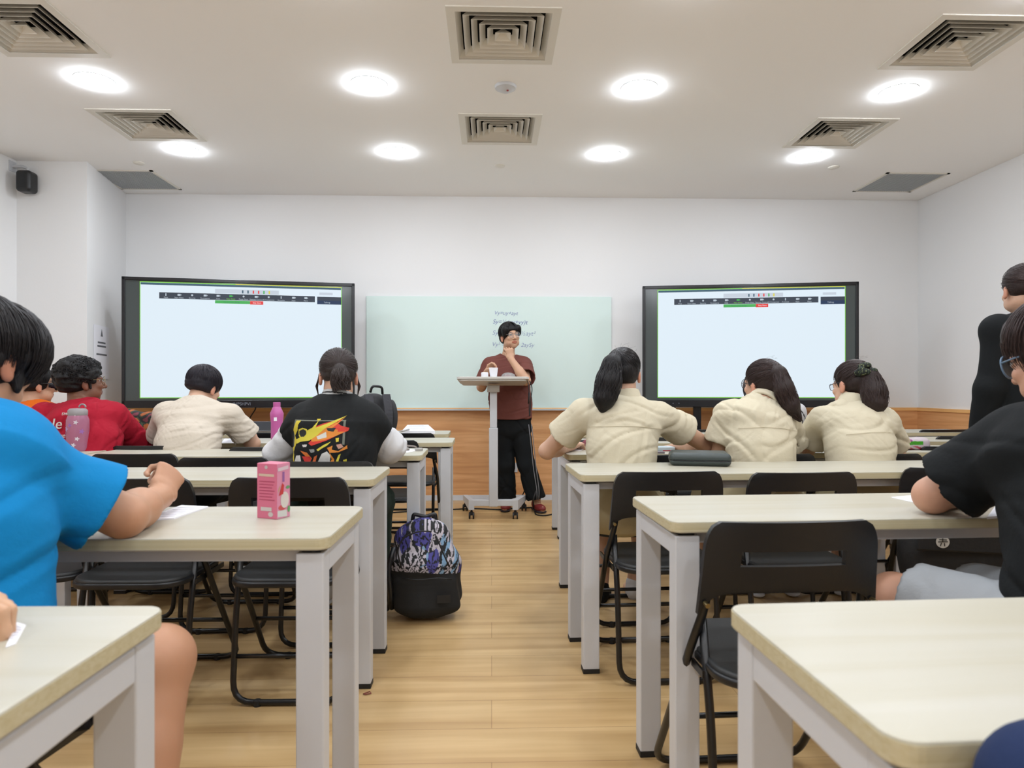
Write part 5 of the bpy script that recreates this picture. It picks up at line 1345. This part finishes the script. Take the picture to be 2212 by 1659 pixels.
# dark hard case
c0 = WZ(1446, 1006, DH); c1 = WZ(1581, 1009, DH); L = np.linalg.norm(c1-c0); a = math.atan2(c1[1]-c0[1], c1[0]-c0[0])
t = thing('zip_case', 'dark green-grey hard zip case on third right desk', 'case', c0, a)
M_case = mat('case_shell', (66, 76, 74), .45, bump=.08, bscale=300); hh = .054
S().rbox((L/2, .075, .028), (L/2, .078, .028), None, .022).build('lower_shell', M_case, t, .004) if False else None
G = S(); G.rbox((L/2, .078, hh/2), (L/2, .085, hh/2), None, .021); G.rbox((L/2, .078, hh*.42), (L/2+.01, .1, .0016), None, .001, .002, 's'); G.build('shell', M_case, t, .003)
P = rrect(.0, -.006, L, .162, .026, 5); m = MB(); m.tube([(x, y, hh*.42) for x, y in P], .0022, 6, closed=True); m.build('zip', M_blk, t, smooth='all')
# floral backpack on the floor
c = WZ(918, 1345, 0); t = thing('backpack', 'backpack with blue and white leaf pattern above and black base, standing in the aisle', 'backpack', c, .08)
s_ = (1345-840)/CH; Hb = 215/s_; wb = 80/s_
G = S(); yb = .10
G.ecap((0, yb, .10), (0, yb+.0, .24), V3(1, 0, 0), (wb, .105), (wb*.97, .10), .03, cap=.09); G.ecap((0, yb, .24), (-.01, yb+.01, Hb-.10), V3(1, 0, 0), (wb*.95, .10), (wb*.78, .085), .04, cap=.10)
G.ecap((.005, yb-.075, .07), (.005, yb-.07, .17), V3(1, 0, 0), (wb*.88, .055), (wb*.84, .045), .015, cap=.06)
G.ecap((-.02, yb-.08, .27), (-.015, yb-.055, .33), V3(1, 0, 0), (wb*.62, .04), (wb*.45, .03), .02, cap=.06)
G.disp(folds(.005, 30, 3))
G.rbox((0, yb, -.05), (.5, .5, .05), None, .001, .01, 's')
def bcol(P):
    x, y, z = P.T; c = np.tile(np.array(lin((30, 31, 32))[:3]), (len(P), 1)); x = x+.0*z
    up_ = z > (.215-.02*np.sin((x-.1)*9)+.03*np.clip((y-.05)*4, 0, 1))
    zz = z-.9*(y-.1); g = np.random.RandomState(2)
    v = np.zeros(len(P)); blue = np.zeros(len(P))
    # leaf fans: nearest centre decides the direction of the strokes
    cx = g.uniform(-.2, .2, 90); cz = g.uniform(.15, .6, 90); D_ = np.hypot(x[:, None]-cx, zz[:, None]-cz); k = D_.argmin(1); d = D_.min(1); an_ = np.arctan2(zz-cz[k], x-cx[k])
    v = np.sin(an_*5+k*1.7+1.1*np.sin(d*90+k))+.9*np.sin(x*330+2*np.sin(zz*210)+k)*np.cos(zz*260+1.5*np.sin(x*170))
    w_ = v > .0; bl = (np.sin(k*2.3) > .35) & (d < .03)
    c[up_ & w_] = lin((224, 216, 226))[:3]; c[up_ & bl & (v > -.4)] = lin((88, 84, 168))[:3]; c[up_ & (np.sin(k*5.1) > .8) & (d > .02) & w_] = lin((150, 190, 226))[:3]
    return c
bo = G.build('pack_body', mat('backpack_cloth', (40, 40, 40), .8, vcol=True, bump=.06, bscale=200), t, .0032, (0, 0, 0), bcol)
m = MB(); m.tube(fillet([(-.06, yb+.02, Hb-.01), (-.055, yb+.02, Hb+.02), (.0, yb+.02, Hb+.006), (.045, yb+.02, Hb+.02), (.05, yb+.02, Hb-.01)], .01), .009, 8); m.build('handle', M_blk, t, smooth='all')
m = MB(); m.tube(fillet([(-.105, -.015, .26), (-.125, -.01, .33), (-.10, .005, .385), (-.03, -.0, .415), (.03, .005, .41)], .04), .0035, 6); m.tube(fillet([(.05, .0, .39), (.075, -.005, .33), (.11, -.01, .25)], .04), .0035, 6)
m.tube(fillet([(-.10, -.03, .212), (-.03, -.045, .205), (.06, -.045, .213), (.12, -.03, .2)], .03), .003, 6); m.build('zip', M_foot, t, smooth='all')
m = MB().box((.055, -.045, .10), (.115, -.041, .135)); m.build('woven_label', M_foot, t); text('my.maison', .012, M_paper, t, 'label_lettering', (.085, -.0425, .118), (math.pi/2, 0, 0))
m = MB(); m.tube(fillet([(-.14, .02, .34), (-.165, .0, .25), (-.155, -.01, .16), (-.15, .03, .06)], .05), .012, 8); m.build('side_strap', M_blk, t, smooth='all')
# black backpack on fifth left desk
c = WZ(822, 948, DH); t = thing('backpack', 'black backpack with padded straps standing on a left desk', 'backpack', c, .5)
s_ = (948-840)/.317; hb = 104/s_
G = S(); G.ecap((-.02, .06, .08), (-.035, .06, hb-.10), V3(1, 0, 0), (.125, .085), (.105, .07), .03, cap=.085); G.ell((.095, .06, .14), (.035, .07, .11), None, .02); G.rbox((0, 0, -.05), (.5, .5, .05), None, .001, .01, 's'); G.disp(folds(.004, 30, 3)); G.build('pack_body', mat('backpack_black', (48, 48, 52), .7, bump=.1, bscale=150), t, .005)
for x in (-.085, .03):
    m = MB(); n = 12
    for i in range(n):
        q = i/(n-1); m.v += [(x-.026, -.012-.05*math.sin(q*3.0), hb*.93-q*hb*.88), (x+.026, -.012-.05*math.sin(q*3.0), hb*.93-q*hb*.88), (x+.026, -.022-.05*math.sin(q*3.0), hb*.93-q*hb*.88), (x-.026, -.022-.05*math.sin(q*3.0), hb*.93-q*hb*.88)]
    for i in range(n-1):
        for a_ in range(4): m.f.append((i*4+a_, i*4+(a_+1) % 4, i*4+4+(a_+1) % 4, i*4+4+a_)); m.m.append(0)
    m.build('shoulder_strap', mat('strap_grey', (66, 66, 72), .8, bump=.3, bscale=60), t)
m = MB(); m.tube(fillet([(-.06, .02, hb-.01), (-.055, .0, hb+.03), (.01, .0, hb+.025), (.02, .02, hb-.02)], .02), .008, 8); m.build('handle', M_blk, t, smooth='all')
# floral bag at the left
c = WZ(303, 948, DH); t = thing('fabric_bag', 'dark floral fabric bag lying between the red and cream shirted students', 'bag', c, .1)
s_ = (948-840)/.317; G = S(); G.ecap((-.06, .05, .08), (.06, .05, .07), V3(0, 0, 1), (.09, .08), (.075, .08), .03, cap=.07); G.ell((-.05, .04, .15), (.09, .06, .035)); G.ell((.05, .03, .13), (.07, .06, .045)); G.rbox((0, 0, -.05), (.5, .5, .05), None, .001, .01, 's'); G.disp(folds(.010, 34, 3))
def fcol(P):
    x, y, z = P.T; a = np.sin(x*70+2*np.sin(z*60))+np.sin(z*80+2*np.sin(x*50)); c = np.tile(np.array(lin((48, 50, 50))[:3]), (len(P), 1))
    c[a > 1.0] = lin((196, 110, 60))[:3]; c[a < -1.2] = lin((140, 66, 80))[:3]; c[(a > .3) & (a < .55)] = lin((84, 104, 84))[:3]; return c
G.build('bag_body', mat('floral_cloth', (60, 60, 60), .85, vcol=True), t, .0045, (0, 0, 0), fcol)
# black shoulder bag on the right chair
c = W(2085, 1190, 2.30); t = thing('shoulder_bag', 'black shoulder bag with round white emblem, on chair behind the black shirt student', 'bag', c, -.25)
G = S(); G.ecap((-.13, .06, -.035), (.15, .06, -.02), V3(0, 0, 1), (.14, .07), (.14, .08), .03, cap=.06); G.disp(folds(.006, 26, 8)); G.build('bag_body', mat('bag_black', (30, 31, 33), .75, bump=.15, bscale=90), t, .006)
fo = MB(); fo.box((-.16, -.03, -.0), (.17, -.018, .07)); fo.build('flap', mat('bag_black', (30, 31, 33)), t, bevel=.01)
q = W(2050, 1176, 2.2); M_e = mat('emblem_white', (226, 224, 216), .6)
r0 = W(2050, 1178, 2.235)-c; ca, sa_ = math.cos(.25), math.sin(.25); lx, ly = r0[0]*ca-r0[1]*sa_, -.034
def emb(mb, pts, m=0): mb.add([(lx+x, ly, r0[2]+z) for x, z in pts], [tuple(range(len(pts)))], m)
e = MB(); emb(e, disc(0, 0, .021, .021, 28)); eo = e.build('emblem', M_e, t)
e = MB(); ly -= .0015
for pl in ([(-.012, .006), (.012, .006), (.012, .009), (-.012, .009)], [(-.015, -.002), (.015, .0), (.015, .003), (-.015, .001)], [(-.009, -.014), (-.006, -.014), (-.003, -.003), (-.006, -.003)], [(.004, -.014), (.007, -.014), (.006, -.003), (.003, -.003)], [(-.002, -.0), (.001, .0), (.001, .014), (-.002, .014)]): emb(e, pl)
e.build('emblem_mark', M_foot, eo)
# papers
M_prn = mat('print_grey', (160, 164, 190), .8)
def paper(pts, label, z=DH, th=.0015, lines=True, n='paper_sheet'):
    P = [WZ(u, v, z) for u, v in pts]; c = sum(P)/4; t = thing(n, label, 'paper', c)
    vs = [(p[0]-c[0], p[1]-c[1], .0002) for p in P]; m = MB(); m.add(vs+[(x, y, th) for x, y, _ in vs], [(0,3,2,1),(4,5,6,7),(0,1,5,4),(1,2,6,5),(2,3,7,6),(3,0,4,7)]); m.build('sheet', M_paper, t)
    if lines:
        m = MB(); A, B, C_, D_ = [np.array(v) for v in vs]
        for i in range(6):
            q = .15+.13*i; a = A*(1-q)+D_*q; b2 = B*(1-q)+C_*q; a, b2 = a+(b2-a)*.12, a+(b2-a)*(.85-.1*(i % 2)); w_ = (D_-A)*.018
            m.quad(*[(p[0], p[1], th+.0003) for p in (a, b2, b2+w_, a+w_)])
        m.build('printed_lines', M_prn, t)
    return t
paper([(300, 1127), (376, 1122), (450, 1097), (392, 1094)], 'white paper under the fist of the blue shirted student', th=.004)
paper([(12, 1400), (34, 1392), (56, 1352), (36, 1346)], 'white paper by the curled hand at the left edge')
paper([(1925, 1075), (2000, 1092), (2060, 1088), (1975, 1070)], 'printed white sheet by the elbow of the black shirted student')
paper([(2132, 1122), (2170, 1118), (2176, 1098), (2150, 1098)], 'white paper seen under the arm of the black shirted student', th=.006)
paper([(868, 937), (940, 937), (925, 922.5), (880, 923)], 'stack of white papers on the front left desk', th=.02)
paper([(1205, 972), (1250, 975), (1275, 966), (1232, 962)], 'white paper by the left elbow of the aisle student')
paper([(478, 957), (560, 957), (560, 948), (485, 948)], 'white paper in front of the cream shirted student')
paper([(845, 974), (880, 978), (905, 973), (875, 969)], 'white sheet under the headphones')
# pens beside the papers
m = MB(); m.tube([WZ(846, 936, DH+.01), WZ(884, 928, DH+.03)], .006, 8); tag(m.build('pen', M_steel, None, smooth=True), 'grey pen leaning on the stack of white papers', 'pen')
# headphones on the fourth left desk
c = WZ(872, 972, DH); t = thing('headphones', 'small silver headphones lying on the fourth left desk end', 'headphones', c, .3)
m = MB(); m.tube([(.065*math.cos(a), .05*math.sin(a), .012+.006*math.sin(a)) for a in [6.283*i/24*.8 for i in range(25)]], .005, 8); m.build('headband', mat('taupe', (150, 138, 128), .4), t, smooth='all')
for x in (.065, -.0): 
    m = MB().lathe([(0, 0), (.02, 0), (.022, .006), (.02, .014), (0, .016)], (x, -.045*(x > 0)-.03, 0), 16, caps=False); m.build('ear_cup', mat('taupe_light', (200, 196, 190), .4), t, smooth=True)
# pencil case, packets on fourth right desk
c = WZ(1250, 971, DH); t = thing('pencil_case', 'small dark floral pencil case on the fourth right desk', 'pencil case', c, .2)
G = S(); G.ecap((-.05, .03, .022), (.05, .04, .024), V3(0, 0, 1), (.022, .03), (.024, .03), .02, cap=.02); G.disp(folds(.004, 60, 3)); G.build('case_body', mat('floral_cloth', (60, 60, 60)), t, .003, (0, 0, 0), fcol)
c = WZ(1436, 975, DH); t = thing('tissue_packet', 'white and blue tissue packet with red stripe in front of aisle student', 'packet', c, .05)
MB().box((-.05, 0, 0), (.055, .07, .022)).build('packet', mat('pale_blue_packet', (216, 232, 240), .4), t, bevel=.005); MB().box((-.01, -.0008, .002), (.05, .0, .006)).build('red_stripe', mat('stripe_red', (214, 60, 80), .4), t); 
c = WZ(1430, 979, DH); tag(MB().box((c[0]-.055, c[1]-.02, c[2]), (c[0]+.01, c[1]+.01, c[2]+.009)).build('eraser', mat('mauve_grey', (160, 150, 160), .6), None, bevel=.003), 'small grey eraser before the tissue packet', 'eraser')
c = WZ(1968, 972, DH); t = thing('snack_packet', 'colourful plastic bag with green, pink and purple packaging on desk', 'packet', c, .1)
G = S(); G.rbox((0, .03, .03), (.105, .045, .03), None, .02); G.disp(folds(.006, 50, 3))
def pcol(P):
    x, y, z = P.T; c = np.tile(np.array(lin((236, 220, 226))[:3]), (len(P), 1)); c[(z > .045) & (x < 0)] = lin((190, 90, 170))[:3]; c[(z > .028) & (z < .046) & (x < .06)] = lin((90, 190, 60))[:3]; c[(z < .022) & (np.sin(x*120+z*300) > 0) & (x < .06)] = lin((222, 90, 110))[:3]; return c
G.build('packaging', mat('packet_print', (200, 200, 200), .3, vcol=True), t, .003, (0, 0, 0), pcol)
c = WZ(2040, 947, DH)
# laptops / monitors on the front left desks
c = WZ(566, 936, DH); t = thing('laptop', 'grey laptop lid seen behind the elbow of the cream shirted student', 'laptop', c, -.05)
MB().box((-.13, 0, .004), (.13, .2, .018)).build('keyboard_base', M_steel, t, bevel=.003); MB().box((-.13, -.012, .02), (.13, -.004, .085)).build('lid', mat('laptop_grey', (86, 90, 98), .4), t, bevel=.003)
c = WZ(310, 960, DH); t = thing('tablet', 'thin black tablet with white sheet on top between the left students', 'tablet', c, .02)
MB().box((-.11, 0, 0), (.11, .13, .014)).build('tablet_body', M_blk, t, bevel=.003); MB().box((-.1, .0, .014), (.1, .12, .017)).build('white_cover', M_paper, t)
# hair clip on the floor
c = WZ(793, 1497, .004); m = MB(); m.tube([(c[0]-.012, c[1]-.006, .004), (c[0]+.008, c[1]+.008, .006), (c[0]+.014, c[1]-.002, .004), (c[0]-.004, c[1]-.01, .004)], .0022, 6, closed=True)
tag(m.build('small_clip', mat('dull_red', (150, 70, 60), .5), None, smooth='all'), 'tiny reddish clip on the floor beside a desk foot', 'clip')

# ------------------------------------------------------------------ lettering becomes plain mesh
bpy.context.view_layer.update(); dg = bpy.context.evaluated_depsgraph_get()
for o in [o for o in sc.objects if o.type == 'FONT']:
    me = bpy.data.meshes.new_from_object(o.evaluated_get(dg)); me.name = o.name
    n = bpy.data.objects.new(o.name+'_m', me); C.objects.link(n); n.parent = o.parent; n.location = o.location; n.rotation_euler = o.rotation_euler
    nm_ = o.name; bpy.data.objects.remove(o); n.name = nm_
    if not len(me.polygons): bpy.data.objects.remove(n)
